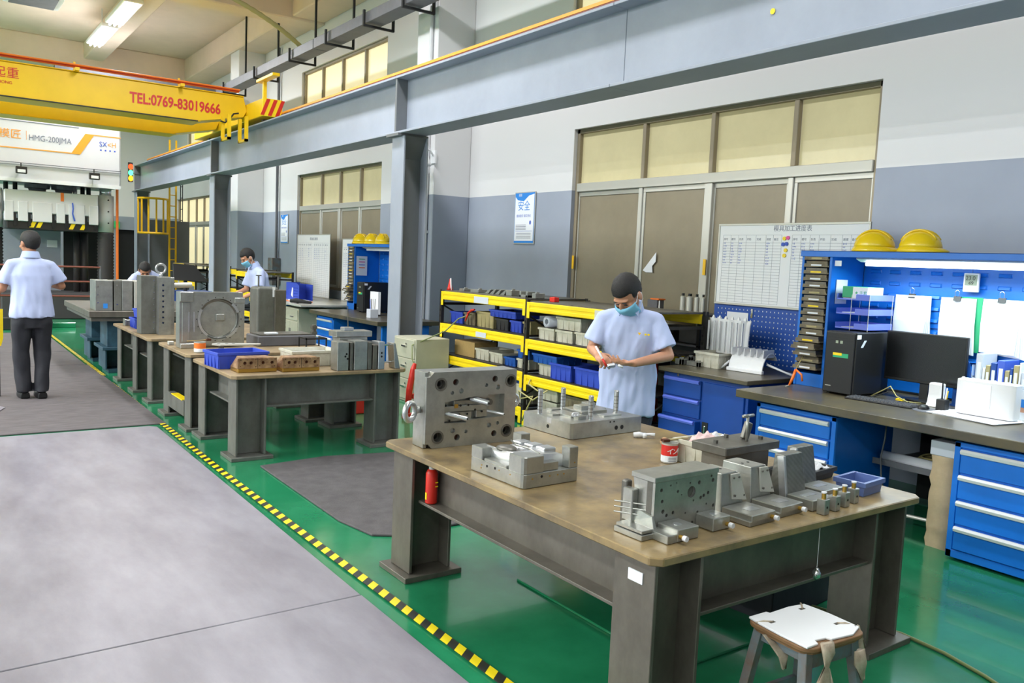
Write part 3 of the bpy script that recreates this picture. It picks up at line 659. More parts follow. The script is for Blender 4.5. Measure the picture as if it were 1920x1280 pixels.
# B: low mould with corner posts and polished cavity
mB = thing('mould_insert', 'low square mould block with raised corner posts and polished cavity', 'mould', (2.03, 2.72, TZ+.001), .035)
W, D = .305, .385
s = MB()
s.prism([(.018, 0), (W, 0), (W, D), (0, D), (0, .018), (.006, .006)], 0, .062)
s.prism([(.018, 0), (.11, 0), (.11, .05), (.085, .085), (.05, .105), (0, .105), (0, .018), (.006, .006)], .062, .135)
s.box(W-.052, W, 0, .055, .062, .155).box(0, .075, D-.085, D, .062, .115).box(W-.07, W-.012, D-.06, D, .062, .152).box(0, W, .12, D-.1, .062, .075)
s.box(.11, .2, .008, .05, .062, .1)
s.obj('block', 'steel', mB, bevel=.003)
cav = MB(); n = 22; g = []
for i in range(n+1):
    row = []
    for j in range(n+1):
        x = .05+.21*i/n; y = .045+.29*j/n
        z = .112+.022*math.sin(3.4*(j/n)+.6)*math.sin(PI*i/n*.9+.2)+.012*math.sin(9*i/n+2*j/n)*(j/n)-.03*math.exp(-((i/n-.3)**2+(j/n-.62)**2)*26)
        row.append(Vector((x, y, z)))
    g.append(row)
vs_ = [p for r in g for p in r]+[Vector((p.x, p.y, .06)) for r in g for p in r]; N = (n+1)**2; fs_ = []
for i in range(n):
    for j in range(n):
        a = i*(n+1)+j; fs_.append((a, a+n+1, a+n+2, a+1))
for i in range(n):
    for a, b in ((i*(n+1), (i+1)*(n+1)), ((i+1)*(n+1)+n, i*(n+1)+n)): fs_.append((a, b, b+N, a+N)[::-1])
    for a, b in ((i+1, i), (n*(n+1)+i, n*(n+1)+i+1)): fs_.append((a, b, b+N, a+N)[::-1])
cav.add(vs_, fs_).obj('cavity', 'steel_bright', mB, smooth=True)
MB().ell((.09, .24, .118), .045, .055, .016, n=18, k=8).obj('dark_cavity', 'steel_dark', mB, smooth=True)
for k in range(3):
    MB().box(.175, .245, .08+.085*k, .145+.085*k, .10, .142-.004*k).obj('rib_block', 'steel_bright', mB, bevel=.008, seg=3)
    MB().cyl((.16, .1+.085*k, .126), (.16, .1+.085*k, .1285), .012, n=12).obj('recess', 'steel_dark', mB)
MB().tube([(.13, .06, .128), (.145, .14, .131), (.13, .22, .134), (.16, .3, .136)], .004, 6).obj('runner', 'steel', mB, smooth=True)
for x in (.02, .05, .09): MB().cyl((W-.0, 0, 0), (W, .001, 0), .001, n=4) if 0 else None
for x, z, r, m_ in ((.05, .04, .0035, 'brass'), (.10, .045, .006, 'hole_dark'), (.145, .042, .0035, 'brass'), (.19, .042, .0035, 'brass'), (.225, .042, .0035, 'brass'), (.285, .085, .0035, 'brass')):
    MB().cyl((x, -.0012, z), (x, .002, z), r, n=10).obj('side_hole', m_, mB)
for y, z, r, m_ in ((.09, .045, .0035, 'brass'), (.17, .045, .0035, 'brass'), (.20, .047, .006, 'hole_dark'), (.26, .043, .006, 'hole_dark'), (.30, .04, .0035, 'brass'), (.305, .026, .0035, 'brass')):
    MB().cyl((-.0012, y, z), (.002, y, z), r, n=10).obj('side_hole', m_, mB)
# C: lying mould half with grooved guide pillars
mC = thing('mould_half', 'lying steel mould half with four grooved guide pillars, before the worker', 'mould', (2.855, 3.405, TZ+.001), math.radians(2.5))
W, D = .545, .42
MB().prism([(.014, 0), (W, 0), (W, D), (0, D), (0, .014)], 0, .09).obj('mould_plate', 'steel', mC, bevel=.002)
def pillar(x, y, h=.125):
    pr_ = [(.0145, .09)]
    for k in range(6):
        z = .09+h*(k+1)/6; pr_ += [(.0145, z-.003), (.0125, z-.003), (.0125, z), (.0145, z)]
    pr_ += [(.0145, .09+h+.008), (.011, .09+h+.013)]
    g_ = MB().lathe(pr_, (x, y, 0), 16).obj('guide_pillar', 'steel_bright', mC)
    for k in range(5): MB().cyl((x, y, .09+h*(k+1)/6-.003), (x, y, .09+h*(k+1)/6), .0136, n=16).obj('groove_shade', 'steel_dark', g_)  # dark rings colour in the shade of the grooves
pillar(.045, .33); pillar(.26, .375, .115); pillar(.19, .06, .12); pillar(.45, .12, .125)
for a in ((.10, .20, .12, .3, .012), (.22, .42, .16, .33, .02), (.25, .33, .2, .27, .045), (.10, .16, .06, .1, .02), (.30, .44, .06, .12, .01), (.34, .40, .24, .3, .05), (.05, .12, .22, .27, .01), (.42, .50, .25, .35, .008), (.12, .19, .31, .36, .018)):
    MB().box(a[0], a[1], a[2], a[3], .088, .09+a[4]).obj('insert_block', 'steel', mC, bevel=.002)
lk = MB(); v, f = extr([(x*.5+(.012 if abs(x)>.01 else 0)*0, y) for x, y in [(.03*math.cos(t)+(.022 if math.cos(t) > 0 else -.022), .013*math.sin(t)) for t in [2*PI*k/24 for k in range(24)]]], [circ(-.012, 0, .006, 10), circ(.012, 0, .006, 10)], -.004, .004)
lk.add(v, f, MY(.10, .085, .118)).obj('pink_link', 'wall_white', mC, label='pale two hole link plate', bevel=.001)
MB().box(.355, .40, .26, .27, .10, .135).obj('pale_block', 'wall_white', mC, bevel=.003)
for x in (.34, .385): MB().cyl((x, -.0012, .038), (x, .003, .038), .0125, n=14).obj('port', 'hole_dark', mC)
for x in (.29, .32): MB().cyl((x, -.0012, .075), (x, .003, .075), .005, n=10).obj('port', 'hole_dark', mC)
MB().cyl((-.0012, .2, .04), (.003, .2, .04), .011, n=12).obj('port', 'hole_dark', mC)
MB().box(-.001, .003, .17, .21, .06, .09).obj('latch_pad', 'steel_bright', mC)
# small stuff on front table
wj = thing('white_clamp', 'small white plastic clamp lying near the wooden ball on the front table', 'clamp', (3.28, 3.28, TZ+.016), -.6)
s = MB().tube([(-.06, 0, 0), (-.03, 0, .002), (0, 0, .0)], [.013, .016, .012], 10).tube([(0, 0, 0), (.03, .006, .004), (.06, 0, .002)], [.010, .008, .012], 8).box(-.01, .01, -.02, .02, -.014, .01); s.obj('body', 'white_plastic', wj, smooth=True)
wb_ = MB().ell((0, 0, 0), .024, .024, .024); o = wb_.obj('wooden_ball', 'wood_tan', smooth=True, loc=(3.235, 3.08, TZ+.023)); tag(o, 'small round wooden ball on the front table beside the red can', 'ball')
def can(name, label, x, y, z, col, txt=None, r=.04, h=.1, brush=True):
    t = thing(name, label, 'can', (x, y, z))
    MB().lathe([(r-.003, 0), (r, .004), (r, h-.004), (r+.002, h), (r-.003, h), (r-.004, h-.02)], n=24).obj('tin', 'alu', t, smooth=False)
    MB().lathe([(r+.0008, h*.38), (r+.0008, h*.9)], n=24, cap=False).obj('label_band', col, t); MB().lathe([(r+.0008, .008), (r+.0008, h*.38)], n=24, cap=False).obj('label_band', 'paper', t)
    MB().lathe([(.001, h-.02), (r-.004, h-.02)], n=20).obj('ink', 'rust_hole' if brush else 'black', t)
    if txt:
        for k, ch in enumerate(txt):
            a = -2.35+k*.62
            text('lettering', ch, .034, 'white', T(r*1.03*math.cos(a), r*1.03*math.sin(a), h*.5, PI/2, 0, a+PI/2) @ T(-.015, 0, 0), t)
        for k in range(3): MB().box(-.02, .02, 0, .0006, .012+k*.008, .015+k*.008, M=T(r*1.02*math.cos(-2), r*1.02*math.sin(-2), 0, 0, 0, -2+PI/2)).obj('text_line', 'line_grey', t)
    return t
cn = can('ink_can', 'red and white ink can with a brush across it on the front table', 2.98, 2.80, TZ+.001, 'ink_red', 'インキ')
bs = thing('paint_brush', 'brush with pale wooden handle laid across the red can', 'brush', (2.98, 2.80, TZ+.112), -.25)
MB().tube([(-.01, 0, 0), (.05, 0, .004), (.10, 0, .006)], [.007, .005, .007], 8).obj('handle', 'beige_bin', bs, smooth=True); MB().box(-.045, -.01, -.016, .016, -.006, .006).obj('bristles', 'rust_hole', bs)
# bins
def make_bin(name, label, x, y, z, L, D_, H, m_, rz=0, group=None, lid=False, ribs=True, cat='bin', fill=None):
    t = thing(name, label, cat, (x, y, z), rz, group); s = MB(); q = .006; tp_ = .94
    def ring(l, d, zz): return [Vector((sx*l/2, sy_*d/2, zz)) for sx, sy_ in ((-1, -1), (1, -1), (1, 1), (-1, 1))]
    s.loft([ring(L*tp_-2*q, D_*tp_-2*q, .008), ring(L*tp_, D_*tp_, 0), ring(L, D_, H-.02), ring(L+.018, D_+.018, H-.02), ring(L+.018, D_+.018, H), ring(L-2*q, D_-2*q, H), ring(L*tp_-2*q, D_*tp_-2*q, .008)][1:], cap=False)
    s.box(-L*tp_/2, L*tp_/2, -D_*tp_/2, D_*tp_/2, 0, .008)
    s.obj('shell', m_, t)
    if ribs:
        s = MB()
        nx, ny = max(3, int(L/.075)), max(3, int(D_/.075))
        for k in range(nx+1):
            xx = -L*.47+L*.94*k/nx
            for sg_ in (-1, 1): s.box(xx-.003, xx+.003, sg_*D_*.475, sg_*(D_*.493+.002), .004, H-.02)
        for k in range(ny+1):
            yy = -D_*.47+D_*.94*k/ny
            for sg_ in (-1, 1): s.box(sg_*L*.475, sg_*(L*.493+.002), yy-.003, yy+.003, .004, H-.02)
        s.obj('ribs', m_, t, kind='stuff')
    if fill: MB().box(-L*.46, L*.46, -D_*.46, D_*.46, .01, H*.75).obj('contents', fill, t)
    return t
wbn = make_bin('parts_bin', 'off white ribbed plastic bin beside the red can, rags inside', 3.18, 2.715, TZ+.001, .30, .20, .115, 'white_bin', .0)
rg = MB(); 
def rag(name, label, c, sx, sy_, sz, m_, seed=1, parent=None):
    s = MB(); n = 14; c = Vector(c)
    for i in range(n+1):
        for j in range(n+1):
            u, v_ = i/n-.5, j/n-.5
            p = Vector((u*sx, v_*sy_, sz*(.5+.5*noise.noise(Vector((u*4+seed, v_*4, seed))))*math.exp(-(u*u+v_*v_)*3)+.012*noise.noise(Vector((u*11, v_*11, seed)))))
            s.v.append(c+p)
    for i in range(n):
        for j in range(n): a = i*(n+1)+j; s.f.append([a, a+n+1, a+n+2, a+1]); s.mi.append(0)
    o = s.obj(name, m_, parent, smooth=True); so = o.modifiers.new('s', 'SOLIDIFY'); so.thickness = .003; return o
mat('pink_rag', (216, 184, 182), .9, bump=.3, bscale=60)
tag(rag('cleaning_rag', '', (3.14, 2.72, TZ+.085), .14, .13, .12, 'pink_rag', 3), 'crumpled pale pink rag heaped in the off white bin', 'rag')
tag(rag('cleaning_rag', '', (3.25, 2.73, TZ+.085), .12, .12, .09, 'wall_white', 8), 'white rag heaped in the bin beside the pink rag', 'rag')
# slab on pedestal block with hex bar and T-handle key
sb = thing('core_block', 'brown sided steel block under a thick top plate, before the rag bin', 'block', (2.91, 2.395, TZ+.001), .03)
MB().box(.04, .36, .03, .17, 0, .12).obj('block_body', 'table_steel', sb, bevel=.002)
MB().box(0, .40, 0, .2, .12, .16).obj('top_plate', 'steel_dark', sb, bevel=.004)
for x, y in ((.05, .1), (.33, .06), (.2, .16)): MB().cyl((x, y, .16), (x, y, .175), .012, n=6).obj('socket_screw', 'steel_dark', sb)
o = MB().prism([(-.022, -.012), (.022, -.012), (.022, .012), (-.022, .012)], 0, .085, M=T(3.16, 2.50, TZ+.1605, 0, .35, 0)).obj('steel_wedge', 'steel_dark', bevel=.006, seg=2); tag(o, 'dark steel wedge standing tilted on the thick top plate', 'wedge')
tk = thing('t_handle_key', 'T handle hex key standing upright behind the stepped steel blocks', 'hex key', (3.13, 2.46, TZ+.162), .2)
MB().cyl((0, 0, 0), (-.004, 0, .12), .007, n=8).obj('shaft', 'steel', tk, smooth=True); MB().cyl((-.05, 0, .122), (.05, 0, .118), .008, n=8).obj('cross_handle', 'steel', tk, smooth=True)
# sliders / inserts along the front edge
def slider(x, y, rz, W, D, H, lab, foot=.3, mm='steel', slope=.03, holes_=0, nip='brass', back=0, label=None, pads=0):
    t = thing('mould_slider', lab, 'mould part', (x, y, TZ+.001), rz)
    # foot runs towards the viewer (-y)
    MB().box(0, W, -foot, D, 0, .045).box(-.012, 0, -foot, D, 0, .018).box(W, W+.012, -foot, D, 0, .018).obj('foot', mm, t, bevel=.003)
    MB().loft([[Vector(p) for p in ((0, 0, .045), (W, 0, .045), (W, D, .045), (0, D, .045))], [Vector(p) for p in ((0, slope, H), (W, slope, H), (W, D-slope*.3, H), (0, D-slope*.3, H))]]).obj('upright', mm, t, bevel=.004, seg=2)
    if nip: MB().cyl((W*.5, -foot, .022), (W*.5, -foot-.018, .022), .008, n=10).obj('hose_nipple', nip, t, smooth=False); MB().cyl((W*.5, -foot-.018, .022), (W*.5, -foot-.032, .022), .010, .009, n=10).obj('nipple_end', 'wall_white', t)
    MB().lathe([(.016, .0452), (.016, .0462), (.010, .0462), (.009, .04)], (W*.5, -foot*.5, 0), 16).obj('counterbore', 'steel_bright', t)
    return t
# 1 big drilled insert
bi = thing('mould_slider', 'largest drilled insert on the front table corner, thick top plate full of holes', 'mould part', (2.10, 2.03, TZ+.001), .02)
W, Hh = .335, .19
hs = [(.10, .84, .007), (.24, .90, .004), (.33, .93, .003), (.55, .88, .004), (.93, .86, .008), (.90, .95, .005), (.12, .62, .007), (.36, .76, .006), (.58, .70, .022), (.70, .86, .008), (.86, .62, .007), (.14, .42, .008), (.20, .33, .007), (.30, .36, .007), (.38, .2, .004), (.5, .3, .004), (.62, .52, .004), (.74, .55, .007), (.79, .58, .007), (.96, .34, .007), (.70, .27, .006), (.15, .13, .008), (.45, .10, .008), (.62, .08, .007), (.84, .40, .004), (.8, .22, .003), (.42, .68, .003)]
v, f = extr([(0, 0), (W, 0), (W, Hh), (0, Hh)], [circ(u*W, v_*Hh, r, 12) for u, v_, r in hs], -.012, 0)
MB().add(v, f, MY(0, 0, 0), 'steel').box(0, W, .012, .04, 0, Hh, mt='steel_dark').loft([[Vector(p) for p in ((0, .038, 0), (W, .038, 0), (W, .075, 0), (0, .075, 0))], [Vector(p) for p in ((0, .038, Hh), (W, .038, Hh), (W, .11, Hh), (0, .11, Hh))]], mt='steel').obj('drilled_body', None, bi, bevel=.0015)
MB().box(-.006, W+.004, -.004, .115, Hh, Hh+.02).obj('top_plate', 'steel', bi, bevel=.002)
u_, v_, r_ = hs[8]; MB().lathe([(r_-.001, 0), (r_-.003, -.01)], n=20, M=MY(u_*W, 0, v_*Hh) @ T(), cap=False).obj('chamfer_ring', 'chrome', bi)
MB().loft([[Vector(p) for p in ((-.03, -.10, 0), (.02, -.10, 0), (.02, .09, 0), (-.03, .09, 0))], [Vector(p) for p in ((-.03, -.10, .03), (.02, -.10, .03), (.02, .09, .03), (-.03, .09, .03))], [Vector(p) for p in ((-.02, -.02, .03), (.0, -.02, .03), (.0, .09, .03), (-.02, .09, .03))], [Vector(p) for p in ((-.01, .0, .07), (.0, .0, .07), (.0, .09, .085), (-.01, .09, .085))]]).obj('side_wing', 'steel', bi, bevel=.002)
MB().box(.02, .13, -.10, .0, 0, .045).obj('foot', 'steel', bi, bevel=.003); MB().lathe([(.016, .0452), (.016, .0465), (.010, .0465)], (.07, -.05, 0), 16).obj('counterbore', 'steel_bright', bi)
MB().cyl((.03, -.10, .02), (.03, -.118, .02), .008, n=10).obj('hose_nipple', 'brass', bi); MB().cyl((.03, -.118, .02), (.03, -.134, .02), .010, n=10).obj('nipple_end', 'wall_white', bi)
MB().box(.225, .32, -.085, .0, 0, .05).obj('foot', 'steel', bi, bevel=.003); MB().lathe([(.014, .0502), (.014, .0515), (.009, .0515)], (.27, -.045, 0), 16).obj('counterbore', 'steel_bright', bi)
MB().cyl((.30, -.085, .02), (.30, -.10, .02), .008, n=10).obj('hose_nipple', 'brass', bi); MB().cyl((.30, -.10, .02), (.30, -.116, .02), .010, n=10).obj('nipple_end', 'wall_white', bi)
for k in range(3): MB().cyl((-.06, .14, .10-.02*k), (.01, .03, .10-.02*k), .003, n=8).obj('cooling_pipe', 'steel', bi)
MB().box(-.03, 0, .08, .13, .03, .15).obj('rear_lug', 'steel', bi, bevel=.003)
MB().box(-.012, .02, .13, .16, .0, .17).obj('rear_post', 'steel_dark', bi, bevel=.008, seg=2)
MB().box(-.085, -.02, -.03, .11, 0, .02).obj('side_plate', 'steel', bi, bevel=.002); MB().box(-.08, -.025, -.025, .105, .022, .034).obj('side_plate', 'steel', bi, bevel=.002)
# 2, 3 medium sliders with riveted pale wear plates on a sloping side
def wedge(x, y, rz, W, D, H, lab, foot=.14, pale=True):
    t = thing('mould_slider', lab, 'mould part', (x, y, TZ+.001), rz)
    MB().loft([[Vector(p) for p in ((0, 0, 0), (W, 0, 0), (W, D, 0), (0, D, 0))], [Vector(p) for p in ((.015, .02, H), (W*.72, .02, H), (W*.72, D, H), (.015, D, H))]]).obj('upright', 'steel', t, bevel=.004, seg=2)
    MB().box(0, W, -foot, 0, 0, .042).obj('foot', 'steel', t, bevel=.003)
    MB().box(-.01, W+.0, -foot, .0, 0, .02).obj('flange', 'steel', t, bevel=.002)
    rw = Vector((W*.28, 0, -H)).normalized()
    # wear plate on the sloping right side
    a = Vector((W*.72+.003, .022, H-.004)); b = Vector((W+.003, .002, .05)); dy = Vector((0, D*.85, 0)); nn = (b-a).cross(dy).normalized()*(-1)
    if nn.x < 0: nn = -nn
    ps = [a, b, b+dy, a+dy]; MB().loft([ps, [p+nn*.006 for p in ps]]).obj('wear_plate', 'alu' if pale else 'steel', t, bevel=.0012)
    for fa in (.12, .88):
        for fb in (.15, .85):
            c_ = a.lerp(b, fa)+dy*fb; MB().cyl(c_+nn*.005, c_+nn*.0072, .006, n=10).obj('screw_head', 'steel_dark', t)
    # wear plate also seen from the front
    MB().loft([[Vector((W*.45, .012, .06)), Vector((W*.98, .0, .05)), Vector((W*.74, .014, H-.006)), Vector((W*.40, .016, H-.006))], [Vector((W*.45, .002, .06)), Vector((W*.98, -.008, .05)), Vector((W*.74, .006, H-.006)), Vector((W*.40, .008, H-.006))]]).obj('wear_plate', 'alu', t, bevel=.0012)
    for px, pz in ((.5, .075), (.88, .07), (.46, H-.02), (.68, H-.02)): MB().cyl((W*px, .0, pz), (W*px, -.006 if pz < .1 else .004, pz), .0045, n=8).obj('screw_head', 'steel_dark', t)
    for px in (.25, .5): MB().cyl((W*px, D*.5, H-.001), (W*px, D*.5, H+.001), .006, n=10).obj('top_hole', 'hole_dark', t)
    MB().prism(rect(W*.3, W*.75, -foot*.7, -foot*.4), .0415, .0435).obj('slot', 'steel_bright', t)
    MB().cyl((W*.82, -foot, .022), (W*.82, -foot-.016, .022), .008, n=10).obj('hose_nipple', 'brass', t); MB().cyl((W*.82, -foot-.016, .022), (W*.82, -foot-.032, .022), .0095, n=10).obj('nipple_end', 'wall_white', t)
    return t
wedge(2.50, 2.06, 0.05, .15, .15, .165, 'medium stepped insert with a riveted wear plate, right of the largest drilled insert')
wedge(2.70, 2.08, .05, .15, .16, .165, 'medium insert with grid marked rear face, left of the two tall plates')
def tall(x, y, lab, W=.15, D=.09, H=.20):
    t = thing('mould_slider', lab, 'mould part', (x, y, TZ+.001), .05)
    MB().loft([[Vector(p) for p in ((0, 0, .0), (W, 0, .0), (W, D, .0), (0, D, .0))], [Vector(p) for p in ((.01, .03, H), (W-.012, .03, H), (W-.012, D-.012, H), (.01, D-.012, H))]]).obj('upright', 'steel_scored', t, bevel=.005, seg=2)
    MB().box(-.003, .012, -.003, .03, .02, H*.99).obj('edge_strip', 'steel_bright', t, bevel=.002).rotation_euler = (-.14, 0, 0)
    MB().box(0, W, -.12, 0, 0, .045).obj('foot', 'steel', t, bevel=.003); MB().prism(rect(W*.2, W*.7, -.07, -.04), .0445, .0465).obj('slot', 'steel_bright', t)
    return t
ms = mat('steel_scored', (140, 140, 134), .42, .7, .3, 9)
nt = ms.node_tree; b = nt.nodes['Principled BSDF']
wv = nt.nodes.new('ShaderNodeTexWave'); wv.wave_type = 'BANDS'; wv.inputs['Scale'].default_value = 22; wv.inputs['Distortion'].default_value = .6; wv.bands_direction = 'DIAGONAL'
tc = nt.nodes.new('ShaderNodeTexCoord'); nt.links.new(tc.outputs['Object'], wv.inputs['Vector']); bp = nt.nodes.new('ShaderNodeBump'); bp.inputs['Strength'].default_value = .12; bp.inputs['Distance'].default_value = .004
nt.links.new(wv.outputs['Fac'], bp.inputs['Height']); nt.links.new(bp.outputs[0], b.inputs['Normal'])
tall(2.89, 2.05, 'left of the two tall sloping steel plates with scored faces')
tall(3.07, 2.12, 'right of the two tall sloping steel plates with scored faces')
pl_ = ['first small square post with brass nipple, nearest the drilled insert', 'second small square post with brass nipple in the row of four', 'third small square post with brass nipple in the row of four', 'last small square post with brass nipple, beside the blue tray']
for k, (x, y) in enumerate(((2.895, 1.875), (2.985, 1.885), (3.075, 1.90), (3.165, 1.915))):
    t = thing('cooling_post', pl_[k], 'mould part', (x, y, TZ+.001), .05, 'small posts with brass nipples along the table edge')
    MB().box(0, .036, 0, .036, 0, .062).obj('post_body', 'steel', t, bevel=.002); MB().cyl((.018, .018, .062), (.018, .018, .085), .009, n=12).obj('nipple', 'brass', t); MB().cyl((.018, .018, .085), (.018, .018, .09), .011, n=12).obj('nipple_collar', 'wall_white', t)
    MB().cyl((.018, -.001, .03), (.018, .002, .03), .005, n=8).obj('port', 'hole_dark', t)
make_bin('parts_tray', 'small slate blue plastic tray on the right corner of the front table', 3.38, 2.03, TZ+.001, .17, .13, .062, 'blue_tray', .1, ribs=False, cat='tray')
ft = make_bin('parts_tray', 'dark shallow tray with white wrapping behind the tall sloping plates', 3.34, 2.30, TZ+.001, .32, .16, .05, 'black_bin', .1, ribs=False, cat='tray')
tag(rag('plastic_wrap', '', (3.40, 2.28, TZ+.04), .13, .1, .06, 'wall_white', 5), 'crumpled white wrapping in the dark shallow tray', 'wrapping')
sc = thing('spray_can', 'red spray can standing at the back corner under the front table edge', 'spray can', (2.06, 3.66, 0)); 
# magnetically held on the leg web: sits on the apron flange
sc.location = (2.045, 3.50, .412)
MB().lathe([(.028, 0), (.03, .004), (.03, .15), (.022, .168), (.014, .172)], n=20).obj('body', 'red', sc, smooth=True, label=None); MB().box(-.0312, -.030, -.008, .006, .02, .055).obj('label_patch', 'yellow', sc)
MB().lathe([(.016, .17), (.016, .185), (.008, .19), (.008, .205)], n=14).obj('cap', 'alu', sc)
for k in range(2): MB().box(.004, .02, -.0296, -.026, .085+.02*k, .090+.02*k).obj('text_line', 'yellow', sc)
pb = thing('plumb_bob', 'small bright steel plumb weight hanging before the front apron', 'plumb bob', (2.87, 1.872, .42))
MB().lathe([(.004, 0), (.017, .014), (.017, .03), (.004, .05)], n=16).obj('weight', 'chrome', pb, smooth=True); MB().cyl((0, 0, .05), (0, 0, .222), .0012, n=5).obj('string', 'white', pb)
# ---------------- second table items ----------------
def copper(x, y, lab, rz, z0=.671):
    t = thing('copper_block', lab, 'copper part', (x, y, z0), rz, 'copper coloured blocks on the second table'); W, D, H = .31, .2, .115
    MB().box(0, W, 0, D, .0, .03).obj('base', 'brass', t, bevel=.004)
    v, f = extr(rect(0, W, 0, .082), [circ(W*u, .045, .013, 14) for u in (.17, .33, .64, .87)]+[circ(W*u, v_, .004, 8) for u, v_ in ((.07, .07), (.24, .07), (.45, .07), (.55, .07), (.74, .07), (.95, .07), (.06, .02), (.45, .015), (.55, .02), (.94, .015))], -.015, 0)
    MB().add(v, f, MY(0, 0, .03), 'copper').box(0, W, .015, .02, .03, .11, mt='rust_hole').loft([[Vector(p) for p in ((0, .02, .03), (W, .02, .03), (W, D, .03), (0, D, .03))], [Vector(p) for p in ((.02, .02, H), (W-.02, .02, H), (W-.04, D-.04, H), (.04, D-.04, H))]], mt='copper').obj('body', None, t, bevel=.001)
    MB().box(W*.495, W*.505, -.001, .003, .03, .112).obj('parting_line', 'hole_dark', t)
    return t
copper(1.99, 6.45, 'left copper coloured block with round holes on the second table', .0)
copper(2.33, 6.40, 'right copper coloured block, before the white tray', .0)
make_bin('parts_bin', 'bright blue ribbed bin behind the copper blocks on the second table', 2.10, 6.86, .671, .42, .30, .13, 'blue_bin', .1)
make_bin('parts_bin', 'cream shallow bin with paper behind the right copper block', 2.72, 6.82, .671, .42, .3, .13, 'white_bin', .0, fill='paper')
ms_ = thing('mould_plate_set', 'row of upright steel plates and rails at the right end of the second table', 'mould', (2.76, 6.32, .671), .0)
for a, b, d, h, mm in ((0, .10, .14, .24, 'steel'), (.115, .14, .13, .235, 'steel_dark'), (.15, .27, .15, .245, 'steel'), (.275, .31, .14, .235, 'steel_dark'), (.32, .36, .10, .21, 'table_steel'), (.37, .43, .14, .235, 'steel_bright')):
    MB().box(a, b, 0, d, 0, h).obj('upright_plate', mm, ms_, bevel=.004)
for z in (.05, .2): MB().cyl((.43, .05, z), (.55, .05, z+.01), .008, n=8).obj('rail_rod', 'chrome', ms_)
MB().loft([[Vector(p) for p in ((.53, 0, 0), (.58, 0, 0), (.58, .12, 0), (.53, .12, 0))], [Vector(p) for p in ((.51, 0, .22), (.53, 0, .22), (.53, .12, .22), (.51, .12, .22))]]).obj('end_plate', 'steel', ms_, bevel=.003)
for x, z in ((.07, .12), (.09, .10), (.08, .14), (.40, .11), (.40, .14)): MB().cyl((x, -.001, z), (x, .002, z), .009, n=10).obj('bore', 'hole_dark', ms_)
mr = thing('mould_plate_set', 'smaller clamped plate stack behind the upright plates with a thin rod', 'mould', (2.86, 6.52, .671))
MB().box(0, .26, 0, .15, 0, .26).obj('block', 'steel', mr, bevel=.004); MB().box(-.03, .3, -.01, .16, .26, .31).obj('top_plate', 'steel', mr, bevel=.004)
MB().cyl((.11, .07, .3), (.10, .07, .52), .004, n=6).obj('rod', 'steel_dark', mr); MB().box(.05, .14, .02, .1, .31, .34).obj('clamp', 'steel_bright', mr, bevel=.004)
# round cavity plate
rp = thing('cavity_plate', 'large upright square steel plate with round cavity and bolt holes', 'mould', (1.93, 8.02, .696), .0)
W, H = .60, .525
sq = [(0, 0), (.16, 0), (.2, .03), (.58, .0), (W, .02), (W, H-.06), (W-.06, H), (0, H)]
hl = [circ(.36, .27, .195, 40)]
v, f = extr(sq, hl, -.05, 0)
MB().add(v, f, MY(0, 0, 0), 'steel').box(0, W, .05, .14, 0, H-.002, mt='steel').obj('plate', None, rp, bevel=.003)
MB().cyl((.36, .03, .27), (.36, .05, .27), .165, .194, n=40).obj('cavity_dish', 'steel', rp); MB().lathe([(.16, -.0), (.185, -.012)], n=40, M=MY(.36, .03, .27), cap=False).obj('cavity_ring', 'steel_bright', rp)
MB().box(.33, .42, .012, .035, .25, .32).obj('centre_pad', 'steel', rp, bevel=.01, seg=2)
MB().box(0, .12, -.02, 0, H-.09, H).obj('corner_pad', 'steel', rp, bevel=.004); MB().box(W-.1, W-.002, -.02, 0, H-.10, H-.05).obj('corner_pad', 'steel', rp, bevel=.004)
MB().box(.02, .09, -.012, 0, .06, H-.1).obj('side_rail', 'steel', rp, bevel=.003); MB().box(.075, .085, -.018, 0, .15, .34).box(.12, .135, -.014, 0, .15, .34).obj('bright_rail', 'steel_bright', rp)
MB().box(0, .18, -.04, 0, 0, .045).obj('foot_block', 'steel', rp, bevel=.004)
for a in range(0, 360, 20): MB().cyl((.36+.207*math.cos(math.radians(a)), -.002, .27+.207*math.sin(math.radians(a))), (.36+.207*math.cos(math.radians(a)), .002, .27+.207*math.sin(math.radians(a))), .005, n=8).obj('bolt_hole', 'hole_dark', rp)
for a0, a1 in ((150, 235), (-70, -25), (20, 50)):
    pts_ = [(.36+r*math.cos(math.radians(a)), .27+r*math.sin(math.radians(a))) for r, rng in ((.176, range(a0, a1+1, 6)), (.198, range(a1, a0-1, -6))) for a in rng]
    MB().prism(pts_, 0, .008, M=MY(0, .0, 0)).obj('polished_arc', 'steel_bright', rp)
tr = thing('steel_offcut', 'flat grey triangular steel plate with holes leaning over the blue bin', 'plate', (2.0, 7.72, .70), -.12)
MB().prism([(.14, .03), (.2, .1), (.58, .02), (.56, -.02), (.2, -.06)], .05, .065).obj('plate_body', 'alu', tr, bevel=.002); MB().box(.2, .24, -.02, .04, -.003, .05).obj('support_block', 'steel_dark', tr)
for x in (.2, .27, .33): MB().cyl((x, .02, .066), (x, .02, .067), .014, n=12).obj('hole_mark', 'steel_dark', tr)
can('ink_can', 'orange and white tin with brush before the round cavity plate', 2.02, 7.66, .697, 'orange', None, .05, .095)
bs2 = thing('paint_brush', 'small brush resting across the orange and white tin', 'brush', (2.02, 7.66, .802), .2)
MB().tube([(-.12, 0, 0), (.0, 0, .002), (.06, 0, .004)], [.004, .004, .006], 8).obj('handle', 'cardboard', bs2, smooth=True); MB().box(.06, .1, -.015, .015, -.004, .014).obj('bristles', 'rust_hole', bs2)
